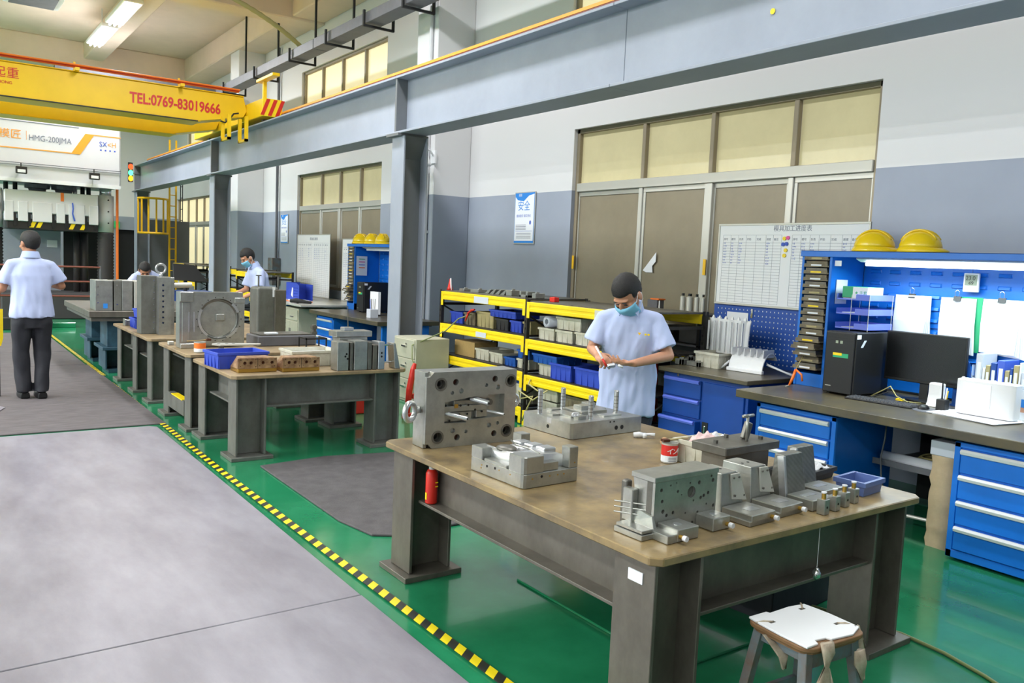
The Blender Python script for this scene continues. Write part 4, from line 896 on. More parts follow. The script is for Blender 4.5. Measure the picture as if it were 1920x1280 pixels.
o = MB().box(1.90, 1.95, 8.3, 8.36, .696, .73).obj('small_block', 'alu', bevel=.004); tag(o, 'small pale block at the left edge beside the cavity plate', 'block')
# tall plates on third table
tm_ = thing('mould_half', 'tall upright steel mould with a column of blue holes on the third table', 'mould', (2.07, 9.45, .681), .04)
v, f = extr([(0, 0), (.125, 0), (.125, .62), (0, .62)], [circ(.045, .13+.058*k, .0115, 12) for k in range(8)], -.02, 0)
MB().box(-.16, .0, .12, .3, 0, .63, mt='table_steel2').box(-.004, .1, .02, .3, 0, .62, mt='steel').add(v, f, MY(-.01, 0, 0), 'steel').box(-.01, .115, .02, .024, 0, .62, mt='blue_deep').box(.118, .16, .03, .3, .0, .62, mt='steel').obj('mould_body', None, tm_, bevel=.003)
for k in range(9): MB().cyl((-.03, .118, .06+.065*k), (-.03, .122, .06+.065*k), .006, n=8).obj('bolt', 'chrome', tm_)
eyebolt(tm_, (.05, .15, .62), (.05, .15, .66), .05, .012)
MB().cyl((.13, .1, .53), (.36, .1, .54), .03, n=14).obj('spigot', 'alu', tm_, smooth=False)
sl_ = thing('steel_slab', 'tall rusty grey slab standing on the third table before the masked worker', 'slab', (3.02, 9.12, .681), .15)
MB().prism([(0, 0), (.26, 0), (.26, .2), (0, .2)], 0, .55).obj('slab_body', 'table_steel2', sl_, bevel=.03, seg=3)
MB().box(.2, .34, -.02, .16, 0, .52).obj('thick_plate', 'table_steel', sl_, bevel=.006); MB().box(.18, .21, -.005, .0, .44, .552).obj('edge_strip', 'white', sl_)
for k in range(7): MB().cyl((.34, .04, .1+.05*k), (.37, .04, .095+.05*k), .008, n=8).obj('side_pin', 'chrome', sl_)
for x in (.06, .3): MB().cyl((x, .1, .52), (x, .1, .68), .01, n=8).box(x-.03, x+.03, .09, .11, .67, .68).obj('tall_bolt', 'steel_dark', sl_)
# masked-worker table: steel moulds on machine table
mp = thing('mould_plate_set', 'row of upright grey mould plates on the dark topped teal table', 'mould', (1.74, 11.4, .801))
for a, b, d, h, mm in ((0, .20, .4, .38, 'steel'), (.215, .30, .36, .38, 'table_steel2'), (.305, .43, .35, .385, 'steel'), (.45, .53, .38, .38, 'alu'), (.55, .66, .3, .37, 'steel'), (.68, .84, .35, .375, 'steel')):
    MB().box(a, b, 0, d, 0, h).obj('upright_plate', mm, mp, bevel=.004)
for x, z in ((.03, .3), (.03, .2), (.03, .1), (.25, .32), (.25, .08), (.49, .2), (.49, .17), (.62, .22), (.72, .3), (.74, .12), (.58, .3)): MB().cyl((x, -.002, z), (x, .003, z), .01, n=8).obj('bolt', 'chrome' if x < .3 else 'hole_dark', mp)
MB().box(.09, .14, -.003, 0, .03, .09).obj('sticker', 'poster_blue', mp)
make_bin('parts_bin', 'upper blue bin in the stack of two on the third table', 2.16, 10.32, .80, .32, .3, .10, 'blue_bin', .0, ribs=False)
make_bin('parts_bin', 'lower blue bin in the stack of two on the third table', 2.14, 10.30, .681, .36, .3, .118, 'blue_bin', .0)
o = MB().box(1.95, 2.06, 10.6, 10.7, .681, .75).box(1.93, 1.95, 10.58, 10.7, .681, .76).obj('small_fixture', 'steel', bevel=.004); tag(o, 'small grey steel fixture on the table left of the blue bins', 'fixture')
ba = thing('parts_case', 'grey flat case with open trays on the steel table behind the cavity plate', 'case', (2.66, 8.0, .696), .02)
MB().box(0, .6, 0, .35, 0, .10).obj('case_body', 'duct_grey', ba, bevel=.008); MB().box(.03, .57, .03, .32, .10, .115).obj('inlay', 'steel_dark', ba); MB().box(.1, .22, .05, .12, .115, .13).obj('paper_piece', 'paper', ba)
pv = thing('steel_post', 'dark upright post with nuts beside the grey flat case', 'post', (3.27, 8.1, .696)); MB().cyl((0, 0, 0), (0, 0, .2), .022, n=12).obj('rod', 'table_steel', pv)
for z in (.1, .16): MB().cyl((0, 0, z), (0, 0, z+.03), .035, n=6).obj('nut', 'steel_dark', pv)
hk = thing('small_stand', 'low black frame stand on the tan tabletop behind the copper blocks', 'stand', (3.05, 7.75, .696)); MB().box(0, .22, 0, .012, .085, .1).box(0, .012, 0, .012, 0, .09).box(.208, .22, 0, .012, 0, .09).box(0, .012, 0, .2, .085, .1).box(.208, .22, 0, .2, .085, .1).box(0, .012, .19, .2, 0, .09).box(.208, .22, .19, .2, 0, .09).obj('frame', 'black_soft', hk)
# ---------------- blue workbench with drawer cabinets ----------------
BZ = .78
def drawer_unit(t, x, y0, y1, z0, z1, n, hm='handle_white', bm_='blue', depth=.7, bar=True, lock=False):
    # front faces -X ; y1 > y0
    cab = MB().box(x+.012, x+depth, y0, y1, z0, z1).box(x, x+.012, y1-.035, y1, z0, z1).box(x, x+.012, y0, y0+.035, z0, z1).box(x, x+.012, y0, y1, z0, z0+.045).box(x, x+.012, y0, y1, z1-.03, z1).obj('cabinet_body', bm_, t, bevel=.003)
    H = (z1-z0-.075)/n
    for k in range(n):
        a = z0+.045+k*H
        d = MB().box(x-.006, x+.1, y0+.04, y1-.04, a+.006, a+H-.006).obj('drawer', bm_, t, bevel=.004)
        hz = a+H-.022
        MB().loft([[Vector((x-.006, yy, hz-.018)), Vector((x-.024, yy, hz-.012)), Vector((x-.03, yy, hz+.004)), Vector((x-.02, yy, hz+.016)), Vector((x-.006, yy, hz+.016))] for yy in (y0+.045, y1-.045)]).obj('handle', hm, d)
def blue_bench(lab, yo, yr, full):
    bn = thing('workbench', lab, 'workbench', (0, yo, 0))
    (MB().box(4.80, 6.02, yr, 3.90, BZ-.058, BZ) if full else MB().box(4.80, 5.73, yr, 2.58, BZ-.058, BZ).box(4.80, 6.02, 2.58, 3.90, BZ-.058, BZ)).obj('bench_top', 'bench_top', bn, bevel=.006, seg=2)
    drawer_unit(bn, 4.87, 3.12, 3.76, .10, .70, 4)
    if full: drawer_unit(bn, 4.87, 1.62, 2.35, .02, .70, 4)
    else: MB().box(4.9, 5.6, yr+.05, yr+.09, 0, .72).obj('side_panel', 'blue', bn)
    MB().box(4.95, 5.7, yr+.15, 3.7, .70, BZ-.058).obj('under_frame', 'black_soft', bn)
    MB().box(5.95, 5.98, 2.35, 3.12, .03, .70).obj('back_panel', 'black_soft', bn)
    MB().box(5.3, 5.95, 2.36, 3.10, .36, .375).box(5.3, 5.31, 2.36, 3.10, .375, .40).obj('under_shelf', 'duct_grey', bn)
    MB().cyl((5.25, 2.36, .1), (5.25, 3.1, .06), .012, n=8).obj('foot_bar', 'alu', bn)
    return bn
bn = blue_bench('blue two cabinet workbench with black top, nearest on the right', 0, 1.0, True)
bn2 = blue_bench('farther blue workbench with black top, left of the nearest column', 8.2, 1.55, False)
def hutch(lab, X=5.5, Xb=5.92, y0=1.2, y1=3.92, g=None, yo=0):
    t = thing('bench_hutch', lab, 'hutch', (0, yo, 0), 0, g); z0, z1 = BZ, 1.81; yw = y1-.26
    MB().box(X, Xb, yw, yw+.018, z0, z1).box(X, Xb, y1-.018, y1, z0, z1).box(X, Xb, yw, y1, z0, z0+.10).box(Xb-.01, Xb, yw, y1, z0, z1).box(X-.004, X, yw, yw+.022, z0, z1).box(X-.004, X, y1-.022, y1, z0, z1).obj('tower', 'blue', t, bevel=.002)
    MB().box(X-.02, Xb+.02, y0, y1+.005, z1-.006, z1).box(X-.02, X-.012, y0, y1+.005, z1-.045, z1).obj('top_shelf', 'blue', t, bevel=.002)
    # louvred back panel: pressed louvres in rows
    MB().box(Xb, Xb+.012, y0, yw, z0+.02, z1-.02).obj('back_panel', 'blue', t)
    lv = MB()
    for r in range(9):
        for k in range(17):
            yy = yw-.10-k*.155; zz = z1-.15-r*.085
            if yy-.045 < y0: continue
            lv.loft([[Vector((Xb, yy-.045, zz)), Vector((Xb, yy-.045, zz+.028)), Vector((Xb, yy+.045, zz+.028)), Vector((Xb, yy+.045, zz))], [Vector((Xb-.012, yy-.036, zz+.004)), Vector((Xb-.006, yy-.036, zz+.024)), Vector((Xb-.006, yy+.036, zz+.024)), Vector((Xb-.012, yy+.036, zz+.004))]])
    lv.obj('louvres', 'blue', t, kind='stuff')
    for k in range(4): MB().box(Xb-.006, Xb, y0, yw, z0+.28+.22*k, z0+.284+.22*k).obj('panel_joint', 'blue_deep', t)
    n = 17
    for k in range(n):
        zz = z0+.135+k*.0515; out = 0 if k > 4 else (.05, .02, .06, .09, .04)[k]
        tl = 0 if k != 2 else .12
        tt = MB().box(X-.012-out, X+.3, yw+.024, y1-.024, zz, zz+.012).box(X-.016-out, X-.010-out, yw+.03, y1-.03, zz, zz+.026).obj('document_tray', 'tray_stack', t)
        MB().box(X-.018-out, X-.016-out, yw+.08, yw+.17, zz+.008, zz+.02).obj('card', ('paper', 'beige_bin', 'paper', 'paper', 'yellow')[k % 5], tt)
        MB().box(X-.005-out, X+.28, yw+.04, y1-.04, zz+.012, zz+.044).obj('folders', 'tray_stack' if k % 2 else 'table_steel', tt)
    return t
hu = hutch('blue louvred hutch with a document tower and lit lamp on the nearest bench')
def desk_lamp(lab, y0, y1, on, yo=0):
    t = thing('bench_lamp', lab, 'lamp', (0, yo, 0))
    MB().loft([[Vector((x, yy, z)) for x, z in ((5.56, 1.80), (5.54, 1.755), (5.60, 1.735), (5.70, 1.735), (5.72, 1.80))] for yy in (y0, y1)]).obj('housing', 'white_plastic', t, bevel=.003)
    MB().cyl((5.60, y0+.06, 1.722), (5.60, y1-.05, 1.722), .014, n=12).obj('tube', 'lamp_desk' if on else 'white', t, smooth=True)
    return t
desk_lamp('lit fluorescent lamp under the top shelf of the nearest blue hutch', 1.3, 3.5, True)
l = bpy.data.lights.new('bench_lamp_light', 'AREA'); l.shape = 'RECTANGLE'; l.size = .05; l.size_y = 2.0; l.energy = 18; l.color = (.80, .98, 1)
o = bpy.data.objects.new('bench_lamp_light', l); COL.objects.link(o); o.location = (5.60, 2.4, 1.70); o.rotation_euler = (0, .25, 0)
hu2 = hutch('farther blue hutch with document tower behind the nearest column', y0=2.35, yo=8.35)
desk_lamp('unlit lamp under the shelf of the farther blue hutch', 2.4, 3.5, False, 8.35)
# helmets
def helmet(x, y, lab, rz=0, z=1.8105, cowl=True):
    t = thing('hard_hat', lab, 'helmet', (x, y, z), rz, 'yellow hard hats on the blue hutches')
    s = MB(); rings = []
    for k in range(9):
        a = k/8*PI/2*.985; q = math.cos(a); rings.append([Vector((.112*q*math.cos(j*PI/12), .142*q*math.sin(j*PI/12), .028+.125*math.sin(a))) for j in range(24)])
    s.loft(rings, cap=True); s.obj('shell', 'helmet', t, smooth=True)
    s = MB(); s.loft([[Vector((r_*.112*math.cos(j*PI/12), .142*r_*math.sin(j*PI/12)+(-.035*max(0, -math.sin(j*PI/12)) if r_ > 1.01 else 0), z_)) for j in range(24)] for r_, z_ in ((.98, .0), (1.1, .0), (1.08, .016), (1.0, .034))], cap=False); s.obj('brim', 'helmet', t, smooth=True)
    s = MB()
    for off in (-.035, 0, .035):
        s.tube([(off, .142*1.0*math.cos(a)*.93, .028+.125*math.sin(a)*1.01) for a in [.45+i*.22 for i in range(11)]], .007, 6)
    s.obj('ridge', 'helmet', t, smooth=True)
    MB().cyl((0, 0, .004), (0, 0, .02), .09, n=20).obj('liner', 'black_soft', t)
    return t
helmet(5.60, 3.40, 'left of the two yellow hard hats on the nearest hutch', .3)
helmet(5.60, 3.06, 'right of the two yellow hard hats on the nearest hutch', .1)
helmet(5.58, 11.98, 'left yellow hard hat of the touching pair on the farther hutch', .5)
helmet(5.60, 11.63, 'middle yellow hard hat of those on the farther hutch', .2)
helmet(5.60, 11.27, 'yellow hard hat on the farther hutch nearest the grey column', .0)
# papers clipped on the back panel
def clip_papers(y0, y1, zt, zb, lab, n=4, extra=None, fan=.012):
    t = thing('clipped_papers', lab, 'papers', (5.895, y0, zt), 0, 'papers clipped to the blue louvred panel'); W, H = y0-y1, zt-zb
    for k in range(n):
        a = -.02*(n-1-k)*.9 if n > 3 else 0
        MB().add([(0+.004*k, -H, 0), (W-.01*(n-1-k)*.3+fan*k, -H-.006*k, .004), (W-.01*(n-1-k)*.3+fan*k*.4, 0, 0), (0, 0, 0), (0, -H*.5, .012), (W+fan*k*.6, -H*.5, .010)], [(0, 1, 5, 4), (4, 5, 2, 3)], MX(-.003*(n-k), 0, 0)).obj('sheet', 'paper' if k % 2 == 0 else 'paper_grey', t)
    if extra: MB().box(W*.5, W+.05, -H+.01, .01, -.004, -.001, M=MX(.0, 0, 0)).obj('folder', extra, t)
    for k in range(9): MB().box(W*.14, W*.7, -H*(.6+.02*k), -H*(.605+.02*k), 0, .0006, M=MX(-.003*n-.001, 0, 0)).obj('text_line', 'paper_grey', t)
    MB().loft([[Vector((W*.5-.025, -.02, .016)), Vector((W*.5+.025, -.02, .016)), Vector((W*.5+.025, .012, .004)), Vector((W*.5-.025, .012, .004))], [Vector((W*.5-.025, -.02, .022)), Vector((W*.5+.025, -.02, .022)), Vector((W*.5+.025, .012, .012)), Vector((W*.5-.025, .012, .012))]], M=MX(-.006, 0, 0)).obj('binder_clip', 'black', t)
    MB().tube([(W*.5-.012, .01, .014), (W*.5-.016, .045, .016), (W*.5, .055, .016), (W*.5+.016, .045, .016), (W*.5+.012, .01, .014)], .0022, 6, M=MX(-.006, 0, 0)).obj('clip_wire', 'chrome', t)
    return t
clip_papers(3.36, 3.12, 1.51, 1.14, 'fanned stack of clipped papers left of the three on the blue panel', 8, fan=.006)
clip_papers(3.03, 2.80, 1.51, 1.13, 'middle clipped white papers with a green folder behind', 3, 'green')
clip_papers(2.74, 2.50, 1.515, 1.15, 'right clipped papers with folded corner on the blue panel', 5)
hy = thing('thermometer_display', 'small white digital thermometer hung on the blue louvred panel', 'thermometer', (5.885, 2.88, 1.555))
MB().box(0, .105, 0, .13, 0, .02, M=MX(0, 0, 0)).obj('case', 'white', hy, bevel=.005, seg=2); MB().box(.012, .093, .045, .12, .02, .021, M=MX(0, 0, 0)).obj('screen', 'lcd', hy)
text('digits', '23.0', .042, 'black', MX(-.0212, 0, 0) @ Matrix.Translation((.016, .082, 0)), hy, sx=.9); text('digits', '49', .036, 'black', MX(-.0212, 0, 0) @ Matrix.Translation((.035, .05, 0)), hy)
MB().tube([(.05, .13, .01), (.052, .15, .006), (.05, .16, .0)], .002, 5, M=MX(0, 0, 0)).obj('hook', 'chrome', hy)
# letter trays
lt = thing('letter_tray', 'three tier lilac plastic letter tray on top of the black computer', 'letter tray', (5.50, 3.60, 1.236))
for k in range(3):
    z = .01+.105*k
    s = MB().box(0, .32, -.26, 0, z, z+.004).box(0, .32, -.004, 0, z, z+.045).box(0, .32, -.26, -.256, z, z+.045).box(.316, .32, -.26, 0, z, z+.045).box(0, .004, -.26, -.15, z, z+.045).box(0, .004, -.15, 0, z, z+.012)
    s.obj('tier', 'lilac_tray', lt, bevel=.002); MB().box(.03, .29, -.22, -.03, z+.004, z+.012+.004*k).obj('papers', 'paper' if k < 2 else 'paper_grey', lt)
for x, y in ((.0, -.26), (.0, -.12), (.30, -.26), (.3, 0)): MB().cyl((x, y, 0), (x, y, .26), .0025, n=6).obj('wire', 'alu', lt)
gb = thing('glove_box', 'green and white carton on the top tier of the lilac letter tray', 'box', (5.53, 3.58, 1.47)); MB().box(0, .2, -.2, 0, 0, .085).obj('carton', 'green', gb, bevel=.002); MB().box(-.001, .0, -.2, -.085, .002, .083).box(0, .2, -.201, -.2, .002, .083).obj('white_panel', 'paper', gb); text('lettering', '★ 手套', .03, 'green', MX(-.0015, -.1, .03), gb)
o = MB().box(5.52, 5.523, 3.60, 3.655, 1.70, 1.74).obj('label_sticker', 'paper'); o.location = (0, 0, 0); tag(o, 'small pale sticker near the top of the document tower side', 'sticker')
nt_ = MB().box(5.56, 5.70, 3.652, 3.656, 1.42, 1.60).obj('notice_sheet', 'paper'); tag(nt_, 'pale sheet taped to the inner side of the document tower', 'sheet')
# computer, monitor etc
pc = thing('computer_tower', 'black desktop computer tower with green sticker on the nearest bench', 'computer', (5.32, 3.30, BZ))
MB().box(0, .44, 0, .245, .012, .455).obj('case', 'black', pc, bevel=.008, seg=2); MB().box(-.012, 0, .01, .235, .015, .45).obj('front_bezel', 'black', pc, bevel=.006, seg=2)
for y in (.03, .215):
    for x in (.04, .4): MB().cyl((x, y, 0), (x, y, .012), .015, n=10).obj('foot', 'black_soft', pc)
MB().box(-.0145, -.012, .05, .17, .27, .30).obj('sticker', 'green', pc); MB().box(-.0155, -.0145, .10, .17, .285, .303).obj('sticker', 'yellow', pc); MB().box(.0, .05, -.0015, 0, .41, .44).obj('sticker', 'paper', pc)
MB().box(-.0145, -.012, .17, .215, .06, .064).obj('badge', 'alu', pc); MB().add([(.05, -.001, .35), (.08, -.001, .35), (.12, -.001, .40), (.09, -.001, .40)], [(0, 1, 2, 3)]).obj('sticker', 'paper_grey', pc)
for k in range(2): MB().box(-.0145, -.012, .10+.035*k, .12+.035*k, .37, .39).obj('badge', 'lcd', pc)
for k in range(3): MB().box(-.0135, -.012, .02, .225, .39+.02*k, .393+.02*k).obj('bezel_groove', 'black_soft', pc)
mo = thing('monitor', 'large black monitor standing beside the computer tower', 'monitor', (5.66, 2.99, BZ), 0)
MB().box(0, .03, -.28, .29, .125, .475).obj('housing', 'black', mo, bevel=.006, seg=2); MB().box(-.001, 0, -.27, .28, .145, .467).obj('screen', 'screen', mo)
MB().box(.02, .05, -.03, .03, .01, .15).obj('stand_neck', 'black', mo); MB().ell((.02, -.02, .008), .10, .14, .008).obj('stand_base', 'black', mo, smooth=True)
kb = thing('keyboard', 'black keyboard lying before the monitor on the bench', 'keyboard', (5.22, 3.30, BZ), math.radians(4))
MB().box(0, .15, -.46, 0, .0, .012).obj('base', 'black', kb, bevel=.004)
K0 = None
for r in range(5):
    for c in range(18):
        if K0 is None: K0 = MB().loft([rect3 for rect3 in ([Vector((x, y, 0)) for x, y in rect(0, .021, -.021, 0)], [Vector((x, y, .007)) for x, y in rect(.003, .018, -.018, -.003)])]).obj('key', 'bench_edge', kb); o = K0
        else: o = K0.copy(); COL.objects.link(o)
        o.location = (.012+.026*r, -.008-.0246*c, .012)
mp_ = MB().prism(circ(5.32, 2.74, .11, 24), BZ, BZ+.003).obj('mouse_pad', 'duct_grey'); tag(mp_, 'round dark mouse pad on the bench', 'mouse pad')
mu = MB().ell((5.34, 2.80, BZ+.004), .048, .032, .03).obj('computer_mouse', 'black', smooth=True); tag(mu, 'glossy black computer mouse on the round pad', 'mouse')
cu_ = thing('power_cables', 'loose tan and black cables by the monitor foot', 'cable', (5.5, 3.05, BZ+.006))
MB().tube([(0, .22, 0), (.03, .15, .05), (0, .08, .09), (-.02, .02, .03), (0, -.05, .0), (.05, -.12, .0)], .004, 6).obj('tan_cable', 'cable_tan', cu_, smooth=True); MB().tube([(0, .25, 0), (-.05, .18, .0), (.04, .1, .05), (.05, 0, .0), (0, -.06, .0)], .004, 6).obj('black_cable', 'black', cu_, smooth=True); MB().box(-.01, .02, -.02, .03, 0, .014).obj('yellow_plug', 'yellow', cu_)
ph = thing('penholder', 'black cube pen pot with pens standing by the white box', 'pen pot', (5.42, 2.72, BZ)); MB().box(-.03, .03, -.03, .03, 0, .075).obj('pot', 'black', ph, bevel=.004)
for a, b, c, m_ in ((-.01, 0, .2, 'black'), (.01, .01, .18, 'alu'), (.0, -.012, .15, 'white'), (.012, -.01, .13, 'yellow')): MB().cyl((a, b, .03), (a*1.8, b*1.8, c), .005, n=8).obj('pen', m_, ph)
wc = thing('white_handset', 'small white curved charger stand behind the mouse', 'stand', (5.52, 2.83, BZ)); MB().loft([[Vector((x+dx, y, z)) for x, y in ((-.03, -.045), (.03, -.045), (.03, .045), (-.03, .045))] for z, dx in ((0, 0), (.03, .02), (.09, .03), (.16, .03))]).obj('body', 'white', wc, bevel=.012, seg=3)
wh = thing('white_housing_part', 'large white moulded plastic housing standing on papers on the bench', 'plastic part', (5.36, 2.62, BZ+.012))
rr_ = [(0, -.03), (0, -.33), (.02, -.355), (.10, -.355), (.12, -.33), (.12, -.02), (.10, 0), (.02, 0)]
MB().loft([[Vector((x, y, 0)) for x, y in rr_], [Vector((x, y, .22)) for x, y in rr_]]).obj('shell', 'white_plastic', wh, bevel=.008, seg=3)
MB().box(-.003, .0, -.22, -.05, .05, .20).obj('raised_panel', 'white', wh, bevel=.004, seg=2)
for y in (-.03, -.09, -.12, -.17, -.22, -.3): MB().loft([[Vector((.02, y-.012, .215)), Vector((.05, y-.012, .215)), Vector((.05, y+.012, .215)), Vector((.02, y+.012, .215))], [Vector((.03, y-.005, .232)), Vector((.04, y-.005, .232)), Vector((.04, y+.005, .232)), Vector((.03, y+.005, .232))]]).obj('clip_tab', 'white_plastic', wh)
pp = thing('paper_sheets', 'loose white sheets under the white moulded housing', 'papers', (5.18, 2.70, BZ+.0005))
for k, a in enumerate((0, .08, -.05)): MB().prism([(0, -.42), (.3, -.46), (.32, 0), (.05, .02)], .003*k, .003*k+.002, M=T(0, 0, 0, 0, 0, a)).obj('sheet', 'paper', pp)
bm = thing('magazine_rack', 'blue perforated plastic magazine rack beside the monitor', 'magazine rack', (5.705, 2.80, BZ)); bm.scale = (1, .6, 1)
v, f = extr([(0, 0), (.2, 0), (.2, .18), (.16, .3), (.12, .33), (.05, .33), (.02, .3), (0, .15)], [[(x, z), (x+.03, z+.02), (x+.03, z+.03), (x, z+.012)] for x in (.04, .1) for z in (.08, .12, .16, .2, .24, .27)], 0, .006)
MB().add(v, f, T(0, -.06, 0) @ MX(0, 0, 0) @ Matrix.Translation((-.06, 0, 0))).obj('perforated_side', 'blue_bin2', bm); MB().box(0, .25, -.14, .02, 0, .012).box(.244, .25, -.14, .06, 0, .3).obj('rack_base', 'blue_bin2', bm)
fr_ = thing('file_holder', 'clear plastic file holder packed with upright binders and books', 'file holder', (5.66, 2.47, BZ))
MB().box(0, .25, -.52, .20, 0, .006).box(0, .25, .196, .2, 0, .3).box(0, .25, -.52, -.516, 0, .3).obj('holder_frame', 'glass', fr_)
MB().box(.0, .002, -.52, .2, 0, .2).obj('clear_front', 'glass', fr_)
bx = ['paper_grey', 'paper', 'beige_bin', 'blue_deep', 'ink_blue', 'beige_bin', 'blue_deep', 'beige_bin', 'white', 'paper_grey', 'blue_deep', 'paper', 'beige_bin', 'ink_blue']
yb = 2.66
for k in range(14):
    wd = (.045, .02, .03, .04, .05, .03, .02, .035, .015, .04, .03, .03, .04, .03)[k]; hh = .34-.02*((k*7) % 4)+(.03 if k == 0 else 0)
    t = thing('binder', ['broad grey binder leftmost in the clear file holder', 'thin white book second from the left in the clear holder', 'cream spined book right of the thin white one', 'dark blue binder in the left half of the clear holder', 'wide blue binder next to the dark blue one', 'cream book just right of the wide blue binder', 'thin dark blue book between two cream books', 'cream book right of the thin dark blue book', 'very thin white booklet in the clear holder', 'grey binder right of the very thin booklet', 'dark blue binder in the right half of the holder', 'white book right of the second dark blue binder', 'cream binder near the right frame edge', 'rightmost blue binder in the clear holder'][k], 'book', (5.68, yb-wd, BZ+.0065), 0, 'books in the clear holder')
    MB().box(0, .2, 0, wd-.003, 0, hh).obj('cover', bx[k], t, bevel=.003); MB().box(-.001, 0, wd*.2, wd*.7, hh*.5, hh*.85).obj('spine_label', 'paper', t); yb -= wd
cl = thing('desk_calendar', 'small desk calendar with landscape picture at the right frame edge', 'calendar', (5.52, 2.36, BZ), 0); MB().add([(0, 0, 0), (.03, 0, .19), (.036, 0, .19), (.07, 0, 0), (0, -.2, 0), (.03, -.2, .19), (.036, -.2, .19), (.07, -.2, 0)], [(0, 1, 2, 3), (4, 7, 6, 5), (0, 4, 5, 1), (2, 6, 7, 3), (1, 5, 6, 2), (0, 3, 7, 4)]).obj('stand', 'white', cl); MB().add([(.0075, -.03, .055), (.0195, -.03, .135), (.0195, -.17, .135), (.0075, -.17, .055)], [(0, 1, 2, 3)]).obj('picture', 'sunset', cl); MB().add([(.0118, -.03, .085), (.0192, -.03, .135), (.0192, -.17, .135), (.0118, -.17, .085)], [(0, 1, 2, 3)]).obj('picture_sky', 'poster_blue', cl)
rb = thing('air_gun', 'red handled air gun leaning against the document tower base', 'air gun', (5.31, 3.82, BZ+.01), .4)
MB().tube([(0, 0, 0), (.02, -.02, .06), (.05, -.03, .12)], [.008, .012, .010], 8).tube([(.05, -.03, .12), (.02, -.08, .09), (.02, -.09, .04)], .008, 8).obj('handles', 'orange', rb, smooth=True); MB().cyl((0, 0, 0), (-.02, .02, -.008), .006, n=8).obj('nozzle', 'alu', rb); MB().tube([(.05, -.03, .12), (.08, -.05, .18), (.14, -.06, .22)], .003, 6).obj('hose', 'cable_tan', rb, smooth=True)
# under the bench
ur = thing('paper_roll', 'white roll lying on the shelf under the nearest bench', 'roll', (5.38, 2.74, .41)); s = MB(); s.loft([[Vector((r_*math.cos(k*PI/10), y, r_*math.sin(k*PI/10))) for k in range(20)] for r_, y in ((.022, .33), (.034, .335), (.034, -.25), (.022, -.25), (.022, .33))], cap=False); s.obj('roll_body', 'paper', ur, smooth=True)
cw = thing('cable_coil', 'coiled tan cable bundle on the shelf under the bench', 'cable', (5.6, 2.72, .40)); 
for k in range(6): MB().tube([(.16*math.cos(a)*(1-.04*k), .22*math.sin(a)*(1-.03*k), -.015+.008*k+.006*math.sin(3*a+k)) for a in [i*PI/12 for i in range(25)]], .006, 6).obj('cable_turn', 'cable_tan', cw, smooth=True)
pg = thing('paper_bag', 'tall tan paper sack standing between the drawer cabinets', 'bag', (5.0, 2.40, 0))
s = MB(); rings = []
for k in range(14):
    z = .62*k/13; wv_ = .004*math.sin(k*1.9); rings.append([Vector((x+wv_+.004*math.sin(k*3+i), y+.005*math.cos(k*2.3+i*2), z)) for i, (x, y) in enumerate(((0, .0), (0, .07), (0, .14), (.1, .15), (.2, .14), (.2, .07), (.2, 0), (.1, -.005)))])
s.loft(rings, cap=False).obj('sack', 'bag_paper', pg, smooth=True); MB().box(-.01, .205, -.008, .152, .57, .66).obj('grey_cuff', 'paper_grey', pg, bevel=.004)
ub = MB().tube([(5.3, 3.02, .70), (5.26, 3.0, .55), (5.28, 3.03, .42), (5.25, 3.0, .3), (5.3, 2.98, .1)], .006, 6).obj('hanging_cable', 'duct_grey', smooth=True); tag(ub, 'thin grey cable hanging under the bench beside the drawers', 'cable')
# ---------------- second blue cabinet behind the worker ----------------
c2 = thing('blue_cabinet', 'deep blue cabinet with three drawers and a door right of the worker', 'cabinet', (0, 0, 0))
MB().box(5.10, 6.05, 4.04, 4.98, .765, .80).obj('bench_top', 'bench_top', c2, bevel=.004)
MB().box(5.165, 6.0, 4.07, 4.97, .03, .765).obj('cabinet_body', 'blue_deep', c2, bevel=.003)
for k, (z0_, z1_, o_) in enumerate(((.57, .725, 0), (.41, .56, 0), (.14, .395, .045))):
    d = MB().box(5.15-o_, 5.3, 4.54, 4.95, z0_, z1_).obj('drawer', 'blue_deep', c2, bevel=.004)
    MB().loft([[Vector((5.15-o_, yy, z1_-.03)), Vector((5.135-o_, yy, z1_-.028)), Vector((5.128-o_, yy, z1_-.012)), Vector((5.14-o_, yy, z1_)), Vector((5.15-o_, yy, z1_))] for yy in (4.55, 4.94)]).obj('handle', 'lilac_tray', d)
dr = MB().box(5.15, 5.17, 4.10, 4.51, .10, .725).obj('cabinet_door', 'blue_deep', c2, bevel=.004); MB().box(5.145, 5.15, 4.44, 4.50, .26, .40).obj('latch_recess', 'black', dr); MB().box(5.135, 5.148, 4.46, 4.475, .29, .37).obj('latch', 'chrome', dr, bevel=.003)
MB().cyl((5.166, 4.80, .745), (5.155, 4.80, .745), .013, n=12).obj('lock', 'chrome', c2)
pgb = thing('pegboard', 'blue perforated tool board behind the blue cabinet, under the whiteboard', 'pegboard', (6.06, 5.24, .80)); W = 1.32
hl = [rect(.04+.042*a, .052+.042*a, .03+.045*b, .042+.045*b) for a in range(30) for b in range(11)]
v, f = extr(rect(0, W, 0, .53), hl, -.003, 0)
MB().add(v, f, MX(0, 0, 0)).obj('perforated_panel', 'blue_peg', pgb); MB().box(0, W, 0, .53, -.008, -.0045, M=MX(0, 0, 0)).obj('backlight_sheet', 'paper', pgb)  # white sheet added so the holes look lit by the window behind
MB().box(.16, .40, .2, .46, .004, .006, M=MX(0, 0, 0)).obj('notice', 'paper', pgb); text('lettering', '机加工区域', .028, 'line_grey', MX(-.007, 0, 0) @ Matrix.Translation((.21, .33, 0)), pgb)
hk = MB().box(.43, .45, .42, .50, 0, .008, M=MX(0, 0, 0)).obj('hook', 'chrome', pgb)
